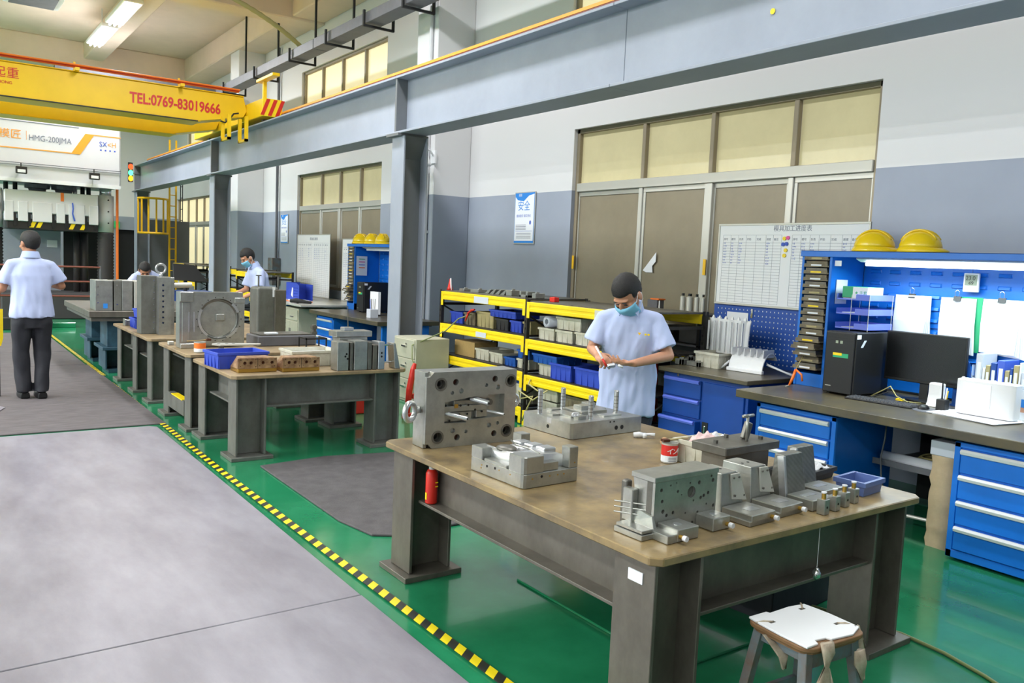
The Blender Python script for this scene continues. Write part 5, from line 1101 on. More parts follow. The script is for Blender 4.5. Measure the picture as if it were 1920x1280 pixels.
def whiteboard(x, y0, y1, z0, z1, lab, seed=1, rows=22, dots=True, tilt=0):
    t = thing('whiteboard', lab, 'whiteboard', (x, y0, z0), 0, 'grid whiteboards leaning on the windows'); W, H = y0-y1, z1-z0; rd = random.Random(seed)
    MB().box(0, W, 0, H, -.006, .0, M=MX(0, 0, 0)).obj('board', 'white', t); s = MB()
    for c in ((0, W, 0, .018), (0, W, H-.018, H), (0, .018, .018, H-.018), (W-.018, W, .018, H-.018)): s.box(*c, -.008, .006, M=MX(0, 0, 0))
    s.obj('frame', 'alu', t, bevel=.002)
    g = MB(); P = MX(-.0006, 0, 0); yt = H*.86
    fr = [.0, .045, .09, .135, .19, .245, .285, .33]; 
    sets = [(.04, .46), (.53, .95)]
    for a, b in sets:
        xs = [W*(a+(b-a)*q/.33) for q in fr]
        for xx in xs: g.box(xx-.0009, xx+.0009, .03, yt, 0, .0005, M=P)
        for k in range(rows+1):
            yy = .03+(yt-.03)*(k/rows)*.93 if k < rows else yt
            g.box(xs[0], xs[-1], yy-.0009, yy+.0009, 0, .0005, M=P)
    g.obj('grid_lines', 'line_grey', t)
    text('lettering', '模具加工进度表', .055, 'line_grey', P @ Matrix.Translation((W*.40, H*.91, 0)), t)
    hd = MB()
    for a, b in sets:
        for i, s_ in enumerate(('序号', '模号', '负责', '开始', '完成', '进度', '备注')):
            text('lettering', s_, .024, 'line_grey', P @ Matrix.Translation((W*(a+(b-a)*fr[i]/.33)+.006, yt-.045, 0)), t)
    s = MB()
    for a, b in sets:
        for k in range(8 if a < .5 else 6):
            yy = .03+(yt-.03)*.93*((rows-1.3-k)/rows)
            for i in (0, 1, 2, 5):
                if i == 5 and rd.random() < .4: continue
                x0_ = W*(a+(b-a)*fr[i]/.33)+.008
                for q in range(rd.randint(2, 3)):
                    h_ = rd.uniform(.008, .018); s.box(x0_+q*.013, x0_+q*.013+.009, yy, yy+.002, 0, .0006, M=P).box(x0_+q*.013+.003, x0_+q*.013+.005, yy-h_*.3, yy+h_*.7, 0, .0006, M=P).box(x0_+q*.013, x0_+q*.013+.008, yy+h_*.5, yy+h_*.5+.002, 0, .0006, M=P)
    s.obj('handwriting', 'ink_blue', t)
    if dots:
        for k, (dx, dy, c) in enumerate(((0, 0, 'yellow'), (.035, .006, 'pink'), (-.01, -.05, 'ink_blue'), (.025, -.045, 'ink_blue'), (.02, -.10, 'yellow'), (.01, -.145, 'yellow'))):
            MB().cyl((W*.48+dx, yt-.03+dy, 0), (W*.48+dx, yt-.03+dy, .01), .017, n=14, M=MX(0, 0, 0)).obj('magnet', c, t)
    return t
whiteboard(6.03, 5.22, 3.70, 1.325, 2.06, 'large grid whiteboard with magnets above the perforated board', 1)
whiteboard(6.12, 16.1, 14.45, .801, 2.0, 'whiteboard with yellow strips leaning left of the farther blue hutch', 2, 26, False)
whiteboard(6.16, 14.0, 12.4, .801, 1.92, 'whiteboard mostly hidden behind the farther blue hutch', 3, 26, False)
# things on the deep blue cabinet
make_bin('parts_bin', 'flat blue bin at the back of the deep blue cabinet', 5.92, 4.86, .801, .22, .18, .10, 'blue_bin')
make_bin('parts_bin', 'cream bin under the white moulded parts on the blue cabinet', 5.62, 4.76, .801, .34, .26, .13, 'white_bin')
wp = thing('white_moulded_panel', 'tall curved white moulded panel standing behind the cream bin', 'plastic part', (5.74, 4.78, .912))
s = MB(); n = 12
def arc_ring(z, w=.42, amp=.05):
    p = [(x*w/n-w/2, amp*math.cos((x/n-.5)*PI*1.0)+.012*math.sin(x*2.1)) for x in range(n+1)]
    return [Vector((-b, -a, z)) for a, b in p]+[Vector((-b+.012, -a, z)) for a, b in reversed(p)]
s.loft([arc_ring(0), arc_ring(.12), arc_ring(.26, .44), arc_ring(.30, .46)]).obj('panel', 'white_plastic', wp, bevel=.002)
for k in range(7): MB().box(-.07, -.055, -.2+.062*k, -.19+.062*k, .02, .28).obj('rib', 'white_plastic', wp)
for k in range(6): MB().loft([[Vector((-.02, -.19+.07*k, .295)), Vector((.0, -.19+.07*k, .295)), Vector((.0, -.16+.07*k, .295)), Vector((-.02, -.16+.07*k, .295))], [Vector((-.012, -.18+.07*k, .325)), Vector((-.008, -.18+.07*k, .325)), Vector((-.008, -.17+.07*k, .325)), Vector((-.012, -.17+.07*k, .325))]]).obj('tab', 'white_plastic', wp)
wa = thing('white_arched_part', 'white arched moulded part leaning before the perforated board', 'plastic part', (5.55, 4.42, .801), .1)
s = MB(); rings = []
for k in range(10):
    a = .12+k*.26; rings.append([Vector((.11-.13*math.cos(a), y, .17*math.sin(a)*(1+.04*math.sin(y*40)))) for y in (-.16, -.10, -.04, .04, .10, .16)]+[Vector((.11-.118*math.cos(a), y, .158*math.sin(a))) for y in (.16, .10, .04, -.04, -.10, -.16)])
s.loft(rings).obj('arched_shell', 'white_plastic', wa, bevel=.003)
for y in (-.15, -.09, -.03, .03, .09, .15):
    MB().box(.0, .16, y-.005, y+.005, .13, .195).obj('fin', 'white_plastic', wa, bevel=.003)
MB().box(-.035, .0, -.17, .17, .0, .03).obj('rim', 'white', wa, bevel=.006, seg=2)
MB().tube([(.05, -.16, .08), (.1, -.3, .03), (.12, -.38, .008)], [.01, .008, .014], 8).obj('arm', 'white_plastic', wa, smooth=True); MB().tube([(-.0, .16, .08), (-.03, .22, .01)], .01, 8).obj('arm', 'white_plastic', wa, smooth=True)
for k, (a, b, h, l_) in enumerate(((5.36, 5.02, .05, 'left small grey steel block behind the worker on the blue cabinet'), (5.40, 4.92, .04, 'right small grey steel block before the flat blue bin'), (5.52, 5.06, .06, 'small pale block at the back edge near the flat blue bin'))):
    o = MB().box(a, a+.08, b, b+.08 if k != 1 else b+.14, .801, .801+h).box(a, a+.03, b, b+.03, .801, .801+h+.015).obj('steel_block', 'steel', bevel=.003); o.location = (0, -.12 if k == 1 else -.06, 0); tag(o, l_, 'block')
# dark shelf unit behind
ds = thing('dark_shelf_unit', 'dark grey steel shelf unit against the window behind the blue cabinet', 'shelf', (5.92, 5.28, 0))
for z in (.3, .6, .9, 1.19): MB().box(0, .4, 0, .95, z, z+.02).obj('shelf_board', 'duct_grey', ds, bevel=.002)
for x in (0, .37):
    for y in (0, .92): MB().box(x, x+.03, y, y+.03, 0, 1.19).obj('upright', 'black_soft', ds)
for k, z in enumerate((.93, .93, .63)): MB().box(.05, .35, .08+.3*k, .30+.3*k, z, z+.14).obj('stored_box', 'black_soft' if k else 'duct_grey', ds)
bl_ = ['leftmost grey bottle with black cap on the dark shelf unit', 'second grey bottle, wider than the others, on the dark shelf', 'third grey bottle on the dark shelf unit', 'rightmost slim grey bottle by the whiteboard']
for k, (y, r) in enumerate(((5.66, .027), (5.57, .034), (5.48, .024), (5.40, .02))):
    t = thing('bottle', bl_[k], 'bottle', (6.08, y, 1.211), 0, 'grey bottles on the dark shelf unit')
    MB().lathe([(r, 0), (r, .15), (r*.6, .16)], n=16).obj('body', 'alu', t); MB().cyl((0, 0, .16), (0, 0, .185), r*.55, n=12).obj('cap', 'black', t)
od = thing('desk_tool', 'small grey device with orange top on the dark shelf behind the worker', 'device', (6.05, 6.0, 1.211)); MB().box(-.05, .05, -.07, .07, 0, .10).obj('body', 'duct_grey', od, bevel=.004); MB().box(-.05, .05, -.09, .03, .10, .115).obj('top', 'orange', od, bevel=.003)
rs = thing('signal_cone', 'slim red cone with white tip right of the worker', 'cone', (5.85, 5.62, .82)); MB().lathe([(.055, 0), (.012, .42), (.008, .48)], n=14).obj('cone', 'red', rs, smooth=True); MB().lathe([(.009, .48), (.006, .56)], n=8).obj('tip', 'white', rs)
rs.location = (5.82, 5.72, .0); MB().cyl((0, 0, 0), (0, 0, .01), .08, n=16).obj('foot', 'red', rs); rs.scale = (1, 1, 2.35)
# ---------------- yellow and black storage rack ----------------
RX0, RX1 = 4.90, 5.72
LV = (.17, .53, .89, 1.26)
rk = thing('storage_rack', 'yellow beamed black storage rack with bins along the wall behind the worker', 'rack', (RX0, 5.02, 0))
BY = [0, 1.62, 3.30]
for y in BY:
    for x in (0, .78):
        v, f = extr(rect(0, .045, 0, 1.28 if y else 1.22), [rect(.014, .024, .05+.07*k, .075+.07*k) for k in range(16)], 0, .003)
        MB().add(v, f, MX(x, y+.022, 0)).box(x+.003, x+.035, y-.022, y-.018, 0, 1.26).box(x+.003, x+.035, y+.018, y+.022, 0, 1.26).obj('upright', 'rack_black', rk)
    MB().box(.03, .78, y-.008, y+.008, .25, .28).box(.03, .78, y-.008, y+.008, 1.1, 1.13).cyl((.03, y, .3), (.78, y, .68), .01, n=6).cyl((.03, y, 1.1), (.78, y, .72), .01, n=6).obj('side_brace', 'rack_black', rk)
for i in range(2):
    a, b = BY[i]+.024, BY[i+1]-.024
    for lv in LV:
        z1 = lv-.02*(1 if i == 0 else 0)
        for x in (-.002, .77):
            bb = MB().box(x, x+.05, a, b, z1-.095, z1).box(x-.004, x, a+.02, b-.02, z1-.09, z1-.06).box(x-.004, x, a+.02, b-.02, z1-.035, z1-.004).obj('beam', 'yellow', rk, bevel=.003)
            if x < 0:
                for yy in (a-.01, b-.035): MB().box(x-.006, x+.0, yy, yy+.045, z1-.16, z1).obj('beam_bracket', 'yellow', bb, bevel=.002)
        MB().box(.02, .80, a, b, z1-.005, z1+.012).obj('shelf_board', 'steel_dark' if lv > 1 else 'rack_black', rk)
MB().box(-.0085, -.006, 2.30, 2.58, LV[3]-.09, LV[3]-.02).obj('label_card', 'paper_grey', rk); MB().box(-.0085, -.006, 2.32, 2.52, LV[2]-.085, LV[2]-.03).obj('label_card', 'paper_grey', rk); MB().box(-.0085, -.006, .15, .58, LV[3]-.11, LV[3]-.03).obj('label_card', 'white_bin', rk)
rk2 = dup(rk, (RX0, 15.2, 0), label='farther yellow and black rack left of the masked bending worker'); rk2.scale = (1, .52, 1)
rk3 = dup(rk, (RX0+.1, 19.4, 0), label='farthest yellow and black rack beside the middle column'); rk3.scale = (1, .6, 1)
GB = 'small bins on the storage rack'
def rb_(lab, y0, y1, z, h, m_, x=5.0, d=.32, fill='black_soft'):
    return make_bin('storage_bin', lab, x+d/2, (y0+y1)/2, z, d, abs(y0-y1)-.02, h, m_, 0, GB, ribs=True, fill=fill)
z2 = LV[2]+.013; z3 = LV[1]+.013; z4 = LV[0]+.013; u2, u3, u4 = z2-.02, z3-.02, z4-.02
rb_('short blue bin leftmost on the second shelf from the top', 8.26, 7.98, z2, .13, 'blue_bin'); rb_('narrow grey brown bin right of the leftmost blue bin', 7.96, 7.72, z2, .14, 'tray_stack')
rb_('beige bin in the middle of the far bay second shelf', 7.70, 7.36, z2, .17, 'beige_bin'); rb_('black bin under the long blue bin', 7.32, 7.08, z2, .12, 'black_bin')
rb_('long shallow blue bin stacked on the black bin', 7.42, 6.92, z2+.135, .075, 'blue_bin', x=4.98); rb_('small blue bin with white card right of the black bin', 7.05, 6.84, z2, .12, 'blue_bin'); rb_('half hidden beige bin against the middle upright', 6.82, 6.68, z2, .125, 'beige_bin')
cb = thing('carton', 'brown cardboard carton on the third shelf of the far bay', 'carton', (5.0, 7.72, z3)); MB().box(0, .3, 0, .42, 0, .17).obj('box_body', 'cardboard', cb, bevel=.003); MB().box(-.001, .3, .2, .22, .17, .1705).obj('flap_seam', 'rust_hole', cb)
rb_('left cream bin on the third shelf of the far bay', 7.70, 7.42, z3, .12, 'white_bin'); rb_('right cream bin on the third shelf of the far bay', 7.41, 7.16, z3, .11, 'white_bin'); rb_('dark blue bin on the third shelf near the upright', 7.13, 6.92, z3, .09, 'blue_bin2'); rb_('blue bin stacked on the little cream bin by the upright', 6.90, 6.68, z3+.105, .09, 'blue_bin2'); rb_('little cream bin under a blue one by the middle upright', 6.90, 6.68, z3, .10, 'white_bin')
rb_('cream bin on the lowest shelf of the far bay', 7.0, 6.7, z4, .2, 'white_bin'); rb_('blue bin on top of the lowest cream bin', 7.0, 6.7, z4+.2, .08, 'blue_bin2')
rb_('lower left cream bin under the plastic film roll', 6.52, 6.26, u2, .115, 'white_bin', x=4.97); rb_('middle cream bin on the near bay second shelf', 6.24, 5.98, u2, .115, 'white_bin', x=4.97); rb_('large cream bin stacked on two others behind the film roll', 6.28, 5.90, u2+.12, .12, 'white_bin', x=5.0); rb_('right cream bin on the near bay second shelf', 5.95, 5.60, u2, .12, 'white_bin', x=4.97); rb_('cream bin hidden behind the worker on the second shelf', 5.56, 5.2, u2, .14, 'white_bin')
fr2 = thing('film_roll', 'translucent plastic film roll lying on cream bins in the near bay', 'roll', (5.02, 6.42, u2+.175))
s = MB(); s.loft([[Vector((x, r_*math.cos(k*PI/12), r_*math.sin(k*PI/12))) for k in range(24)] for r_, x in ((.028, -.03), (.055, -.03), (.055, .5), (.028, .5), (.028, -.03))], cap=False); s.obj('film', 'paper_grey', fr2, smooth=True)
rb_('large blue bin left on the near bay third shelf, above a cream bin', 6.56, 6.16, u3+.125, .09, 'blue_bin2', x=4.94); rb_('cream bin below the large blue bin in the near bay', 6.53, 6.30, u3, .12, 'white_bin'); rb_('blue lidded bin in the middle of the near bay third shelf', 6.27, 5.94, u3, .155, 'blue_bin', x=4.94); rb_('blue lidded bin right of middle in the near bay third shelf', 5.90, 5.52, u3, .16, 'blue_bin', x=4.94); rb_('cream bin at the right of the near bay third shelf', 5.50, 5.2, u3, .13, 'white_bin', x=4.94)
rb_('cream bin lower left on the bottom shelf of the near bay', 6.50, 6.20, u4, .11, 'white_bin'); rb_('cream bin upper left on the bottom shelf of the near bay', 6.52, 6.20, u4+.12, .11, 'white_bin'); 
rb_('wide grey ribbed crate on the bottom shelf of the near bay', 6.15, 5.3, u4, .22, 'tray_stack', d=.4)
hs_ = thing('air_hose', 'tan air hose looped over the bottom bins of the near bay', 'hose', (4.84, 6.45, 0))
MB().tube([(.1, .1, .5), (0, .02, .44), (-.02, -.16, .40), (0, -.3, .43), (-.03, -.1, .3), (-.04, .12, .36), (-.02, .12, .28), (0, -.06, .33), (-.02, 0, .2), (.0, .1, .06)], .008, 7).obj('hose_loop', 'cable_tan', hs_, smooth=True)
# steel parts along the rack top
sh = ['row of angled steel clamps on the rack top, first', 'second angled steel clamp on the rack top', 'third angled steel clamp on the rack top', 'fourth angled steel clamp on the rack top']
ZT = LV[3]+.0125
ks = 0
lab_t = ['low grey steel bar leftmost on the rack top', 'second low steel bar on the rack top', 'first slanted steel block on the rack top', 'second slanted steel block on the rack top', 'third slanted steel block on the rack top', 'fourth slanted steel block on the rack top', 'square steel block with bright edge on the rack top', 'notched steel block standing alone on the rack top', 'last small steel bracket before the red cube on the rack top']
for k, (y, w_, h) in enumerate(((8.02, .10, .03), (7.72, .16, .035), (7.52, .08, .05), (7.42, .08, .055), (7.32, .08, .055), (7.22, .08, .055), (7.08, .10, .06), (6.80, .14, .05), (6.66, .06, .05))):
    if 2 <= k <= 5: s = MB().loft([[Vector((0, 0, 0)), Vector((.14, 0, 0)), Vector((.14, w_, 0)), Vector((0, w_, 0))], [Vector((0, -.05, h)), Vector((.14, -.05, h)), Vector((.14, w_*.4-.05, h)), Vector((0, w_*.4-.05, h))]])
    elif k == 7: s = MB().box(0, .1, 0, w_, 0, h*.5).box(0, .1, 0, .03, 0, h*1.2).box(0, .1, w_-.03, w_, 0, h*1.2)
    else: s = MB().box(0, .12, 0, w_, 0, h).box(.02, .06, .01, .03, h, h+.015)
    o = s.obj('steel_block', 'steel', bevel=.003); o.location = (5.02, y, ZT); tag(o, lab_t[k], 'steel part', 'steel parts on the rack top')
o = MB().box(0, .06, 0, .08, 0, .045).box(.015, .045, .02, .06, .045, .05).obj('red_cube', 'red', bevel=.004); o.location = (5.06, 6.40, ZT-.02); tag(o, 'small red plastic cube on the rack top above the middle bay', 'cube')
rc = thing('red_air_gun', 'red pointed air gun standing at the far end of the rack top', 'air gun', (4.98, 8.26, ZT)); MB().lathe([(.04, 0), (.028, .03), (.006, .13)], n=10).obj('body', 'red', rc, smooth=True); MB().cyl((0, -.03, 0), (0, -.012, .14), .008, n=8).obj('white_tube', 'white', rc)
MB().tube([(4.92, 7.7, .98), (4.88, 7.8, .93), (4.84, 8.0, .86), (4.7, 8.3, .80), (4.62, 8.42, .70)], .006, 6)
# ---------------- cream cabinets ----------------
wcb = thing('cream_cabinet', 'cream metal cabinet standing in front of the nearest grey column', 'cabinet', (4.44, 8.06, 0))
MB().box(.01, .44, 0, .52, 0, .725).obj('cabinet_body', 'cabinet_cream', wcb, bevel=.006, seg=2)
for k, (z0_, z1_) in enumerate(((.50, .71), (.27, .49), (.03, .26))):
    d = MB().box(-.002, .012, .02, .50, z0_, z1_).obj('drawer', 'cabinet_cream', wcb, bevel=.004); MB().box(-.02, -.002, .2, .3, (z0_+z1_)/2+.02, (z0_+z1_)/2+.035).obj('handle', 'chrome', d); MB().cyl((-.002, .2, z1_-.05), (-.012, .2, z1_-.05), .012, n=8).obj('lock', 'chrome', d)
hz_ = MB().tube([(4.45, 7.98, .02), (4.40, 7.86, .3), (4.36, 7.98, .52), (4.42, 8.1, .66), (4.6, 8.02, .75), (4.8, 8.03, .82), (4.89, 7.9, .97), (4.96, 7.75, 1.03)], .007, 7); 
tag(hz_.obj('air_line', 'hose_green', smooth=True), 'thin green air line looping from the floor over the cream cabinet', 'hose')
rg_ = thing('air_gun', 'red air gun hanging from the green air line by the rack', 'air gun', (4.93, 7.78, 1.03)); MB().tube([(0, 0, 0), (0, -.08, .05), (0, -.14, .06)], [.012, .014, .01], 8).tube([(0, -.02, .02), (0, .04, -.08)], [.012, .008], 8).obj('body', 'red', rg_, smooth=True)
gc = thing('cream_cabinet', 'grey cream cabinet with a drawer and door between the far blue benches', 'cabinet', (4.98, 13.02, 0))
MB().box(.01, .62, 0, .72, 0, .72).obj('cabinet_body', 'cabinet_cream', gc, bevel=.006, seg=2)
d = MB().box(-.002, .012, .03, .69, .52, .69).obj('drawer', 'cabinet_cream', gc, bevel=.004); MB().box(-.012, -.002, .2, .34, .57, .585).obj('handle', 'duct_grey', d)
for a, b in ((.03, .355), (.365, .69)): d = MB().box(-.002, .012, a, b, .04, .50).obj('cabinet_door', 'cabinet_cream', gc, bevel=.004); MB().box(-.01, -.002, (.325 if a < .1 else .375), (.335 if a < .1 else .385), .24, .38).obj('handle', 'duct_grey', d)
b3 = thing('workbench', 'pale topped blue bench with blue file box behind the masked worker', 'workbench', (4.95, 13.75, 0))
MB().box(-.03, 1.35, -1.0, 1.35, .765, .80).obj('bench_top', 'alu', b3, bevel=.004); MB().box(.05, .8, 0, .7, .02, .765).obj('cabinet_body', 'blue', b3, bevel=.004)
for k in range(4): MB().box(.02, .06, 0.72, 1.30, .1+.16*k, .235+.16*k).obj('drawer', 'blue', b3, bevel=.003); MB().box(.0, .02, .74, 1.28, .2+.16*k, .22+.16*k).obj('handle', 'handle_white', b3)
fb_ = thing('file_box', 'bright blue slotted file box on the pale topped bench', 'file box', (5.35, 13.95, .80))
v, f = extr([(0, 0), (.62, 0), (.62, .26), (.5, .30), (0, .30)], [[(.38+.05*a, .05+.05*b), (.41+.05*a, .065+.05*b), (.41+.05*a, .075+.05*b), (.38+.05*a, .062+.05*b)] for a in range(4) for b in range(4)], 0, .006)
MB().add(v, f, MX(0, .62, 0)).box(0, .25, 0, .62, 0, .01).box(.24, .25, 0, .62, 0, .28).box(0, .25, .61, .62, 0, .3).box(0, .25, .3, .31, 0, .28).obj('box_shell', 'blue_bin', fb_)
MB().prism([(.25, .08), (.33, .04), (.34, .2), (.3, .22)], 0, .002, M=MX(-.007, .62, 0)).obj('white_arrow', 'white', fb_)
dt = thing('desk_tray', 'dark blue tray of papers left of the blue file box', 'tray', (5.2, 14.6, .80)); MB().box(0, .3, 0, .45, 0, .01).box(0, .01, 0, .45, 0, .12).box(0, .3, .44, .45, 0, .12).obj('tray', 'blue_bin', dt); MB().box(.02, .28, .03, .42, .01, .05).obj('papers', 'paper', dt)
od = thing('orange_folder', 'orange folder with white papers before the blue file box', 'folder', (5.1, 13.45, .80)); MB().box(0, .3, 0, .5, 0, .012).obj('cover', 'orange', od); MB().box(.02, .26, .05, .4, .012, .03).obj('papers', 'paper', od)
hd = thing('hand_drill', 'black power tool lying at the edge of the pale topped bench', 'tool', (5.0, 13.15, .80), .5); MB().tube([(0, -.3, .03), (0, 0, .05), (0, .12, .04)], [.02, .04, .03], 10).tube([(0, 0, .05), (.08, .04, .02)], .025, 8).obj('body', 'black_soft', hd, smooth=True)
# objects on the farther bench
pc2 = dup(pc, (5.36, 11.35, BZ), label='black computer tower on the farther blue bench')
o = MB().box(5.28, 5.32, 10.72, 10.98, .80, 1.12).obj('document_frame', 'paper'); tag(o, 'upright cream board between the far computer and the grey column', 'board')
ns = MB().box(5.52, 5.70, 11.993, 11.998, 1.32, 1.62).obj('notice_sheet', 'paper'); tag(ns, 'sheet with coloured lines on the inner side of the farther tower', 'sheet')
for k, c in enumerate(('green', 'pink', 'ink_blue', 'orange')): MB().box(5.56, 5.66, 11.990, 11.993, 1.57-.045*k, 1.582-.045*k).obj('coloured_line', c, ns)
pt2 = thing('penholder', 'white printed pen holder on the farther bench near the column', 'pen pot', (5.05, 10.42, BZ)); MB().box(-.06, .06, -.06, .06, 0, .12).obj('pot', 'paper_grey', pt2, bevel=.003)
for k in range(4): MB().cyl((-.03+.02*k, 0, .05), (-.04+.026*k, 0, .26), .006, n=6).obj('pen', ('ink_blue', 'black', 'white', 'alu')[k], pt2)
# ---------------- stool ----------------
st = thing('stool', 'square stool with white pad tied on with rags, before the front table', 'stool', (2.455, 1.625, 0), math.radians(-4))
W, D = .155, .135
def rr2(w, d, c, n=4):
    p = []
    for sx, sy_, a0 in ((1, 1, 0), (-1, 1, PI/2), (-1, -1, PI), (1, -1, 1.5*PI)):
        for k in range(n+1): a = a0+k*PI/2/n; p.append((sx*(w-c)+c*math.cos(a), sy_*(d-c)+c*math.sin(a)))
    return p
MB().prism(rr2(W, D, .045), .405, .422).obj('seat', 'stool_brown', st, bevel=.005, seg=2); MB().prism(rr2(W-.01, D-.01, .05), .395, .405).obj('seat_underside', 'stool_brown', st)
pd = [(x*(1+.0), y) for x, y in rr2(W-.004, D-.004, .02, 2)]
MB().prism([(-.14, .13), (-.05, .133), (-.045, .12), (.06, .128), (.135, .12), (.145, .06), (.15, .02), (.151, -.1), (.08, -.128), (-.02, -.12), (-.03, -.105), (-.08, -.10), (-.09, -.122), (-.148, -.125), (-.152, -.02), (-.148, .07)], .422, .430).obj('white_pad', 'white', st, bevel=.003, seg=2)
for k in range(6):
    x, y = ((-.1, .06), (.09, .09), (.10, -.05), (-.06, .02), (.02, .06), (.05, -.02))[k]
    if k < 3: MB().tube([(x, y, .431), (x*1.25, y*1.25, .432), (x*1.5, y*1.5, .425)], .0035, 6).obj('tie_cord', 'cloth_rag', st, smooth=True); MB().box(x-.014, x+.01, y-.006, y+.006, .429, .431).obj('slit', 'table_steel', st)
for sx in (-1, 1):
    for sy_ in (-1, 1):
        a = Vector((sx*.115, sy_*.095, .398)); b = Vector((sx*.165, sy_*.145, 0)); e = .017
        MB().loft([[p+Vector((ex*e, ey*e, 0)) for ex, ey in ((-1, -1), (1, -1), (1, 1), (-1, 1))] for p in (b, a)]).obj('leg', 'stool_metal', st, bevel=.002)
for sx in (-1, 1): MB().box(sx*.115-.01, sx*.115+.01, -.1, .1, .36, .395).obj('rail', 'stool_metal', st)
for sy_ in (-1, 1): MB().box(-.12, .12, sy_*.1-.01, sy_*.1+.01, .34, .395).obj('rail', 'stool_metal', st)
for sy_ in (-1, 1): MB().box(-.15, .15, sy_*.13-.008, sy_*.13+.008, .13, .155).obj('rail', 'stool_metal', st)
def cloth_strip(pts, wds, parent, m_='cloth_rag'):
    s = MB(); rings = []
    for (p, wd) in zip(pts, wds):
        p = Vector(p); rings.append([p+Vector((wd*.5*math.cos(a), .3*wd*.5*math.sin(a)+.004*math.sin(3*a+p.z*60), 0)) for a in [k*PI/6 for k in range(12)]])
    s.loft(rings).obj('tied_rag', m_, parent, smooth=True)
cloth_strip([(-.07, -.14, .435), (-.07, -.15, .40), (-.07, -.145, .355), (-.085, -.15, .31), (-.10, -.15, .22), (-.085, -.15, .12)], [.06, .055, .025, .06, .085, .06], st)
cloth_strip([(-.065, -.145, .35), (-.04, -.15, .26), (-.03, -.15, .15)], [.02, .045, .04], st)
cloth_strip([(.15, -.09, .43), (.165, -.10, .38), (.17, -.10, .32), (.16, -.10, .26)], [.02, .025, .05, .02], st)
cloth_strip([(.09, -.15, .38), (.10, -.15, .33), (.12, -.15, .27)], [.05, .06, .02], st)
cloth_strip([(-.14, .05, .40), (-.13, -.02, .35), (-.135, -.03, .31)], [.03, .05, .015], st)
# floor items around the front table
fbx = thing('floor_crate', 'dark blue open crate on the floor under the front table', 'crate', (3.42, 2.5, 0.0), .1)
MB().box(-.28, .28, -.2, .2, 0, .01).box(-.28, .28, -.2, -.19, 0, .16).box(-.28, .28, .19, .2, 0, .16).box(-.28, -.27, -.2, .2, 0, .16).box(.27, .28, -.2, .2, 0, .16).obj('crate_shell', 'trousers', fbx, bevel=.003); MB().box(-.26, .26, -.18, .18, .01, .05).obj('contents', 'blue_deep', fbx)
o = MB().tube([(3.3, 2.9, .009), (3.5, 2.4, .009), (3.58, 2.1, .009), (3.62, 1.9, .009), (3.6, 1.7, .009), (3.54, 1.5, .009), (3.45, 1.3, .009), (3.2, 1.0, .009)], .008, 8).obj('floor_hose', 'hose_green', smooth=True); tag(o, 'grey green hose lying on the green floor right of the stool', 'hose')
gm = MB().prism(rect(2.45, 3.2, 2.2, 3.3), 0, .012).obj('floor_board', 'floor_green', bevel=.003); tag(gm, 'flat green board on the floor under the front table', 'board')
fx = thing('red_trolley_jack', 'tall red steel jack frame standing behind the front table corner', 'jack', (3.98, 7.35, 0), .2)
MB().tube([(0, 0, .06), (.02, 0, .3), (.06, 0, .5), (.08, 0, .56)], [.03, .035, .03, .02], 8).box(-.05, .12, -.03, .03, .0, .05).box(.05, .2, -.02, .02, .2, .25).obj('frame', 'red', fx, bevel=.004)
rd_ = thing('red_toolbox', 'red container in the shade under the second table', 'container', (3.55, 7.75, 0)); MB().box(0, .15, 0, .15, 0, .30).obj('body', 'red', rd_, bevel=.01)
# man-three machine: tilt screen
ts = thing('tablet_stand', 'dark tilted display panel on a blue stand beside the leaning man', 'display', (3.32, 13.7, 0), .1)
MB().box(0, .5, 0, .4, 0, .95).obj('stand', 'blue_deep', ts, bevel=.01); MB().loft([[Vector((-.12, -.02, 1.12)), Vector((.42, -.02, 1.10)), Vector((.42, .03, 1.10)), Vector((-.12, .03, 1.12))], [Vector((-.08, .14, 1.38)), Vector((.26, .14, 1.36)), Vector((.26, .17, 1.36)), Vector((-.08, .17, 1.38))]]).obj('panel', 'black', ts, bevel=.004); MB().cyl((.1, .1, .95), (.1, .1, 1.15), .03, n=10).obj('neck', 'black_soft', ts)
yc = thing('yellow_marker', 'yellow plastic corner guard hanging at the left frame edge', 'guard', (.62, 9.95, .62)); MB().box(-.06, .04, 0, .02, 0, .30).loft([[Vector((-.06, 0, .0)), Vector((.04, 0, 0)), Vector((.04, .02, 0)), Vector((-.06, .02, 0))], [Vector((-.01, 0, -.08)), Vector((.02, 0, -.08)), Vector((.02, .02, -.08)), Vector((-.01, .02, -.08))]]).obj('guard_plate', 'yellow', yc); MB().box(-.04, .01, .02, .05, -.64, .3).obj('post', 'black_soft', yc)
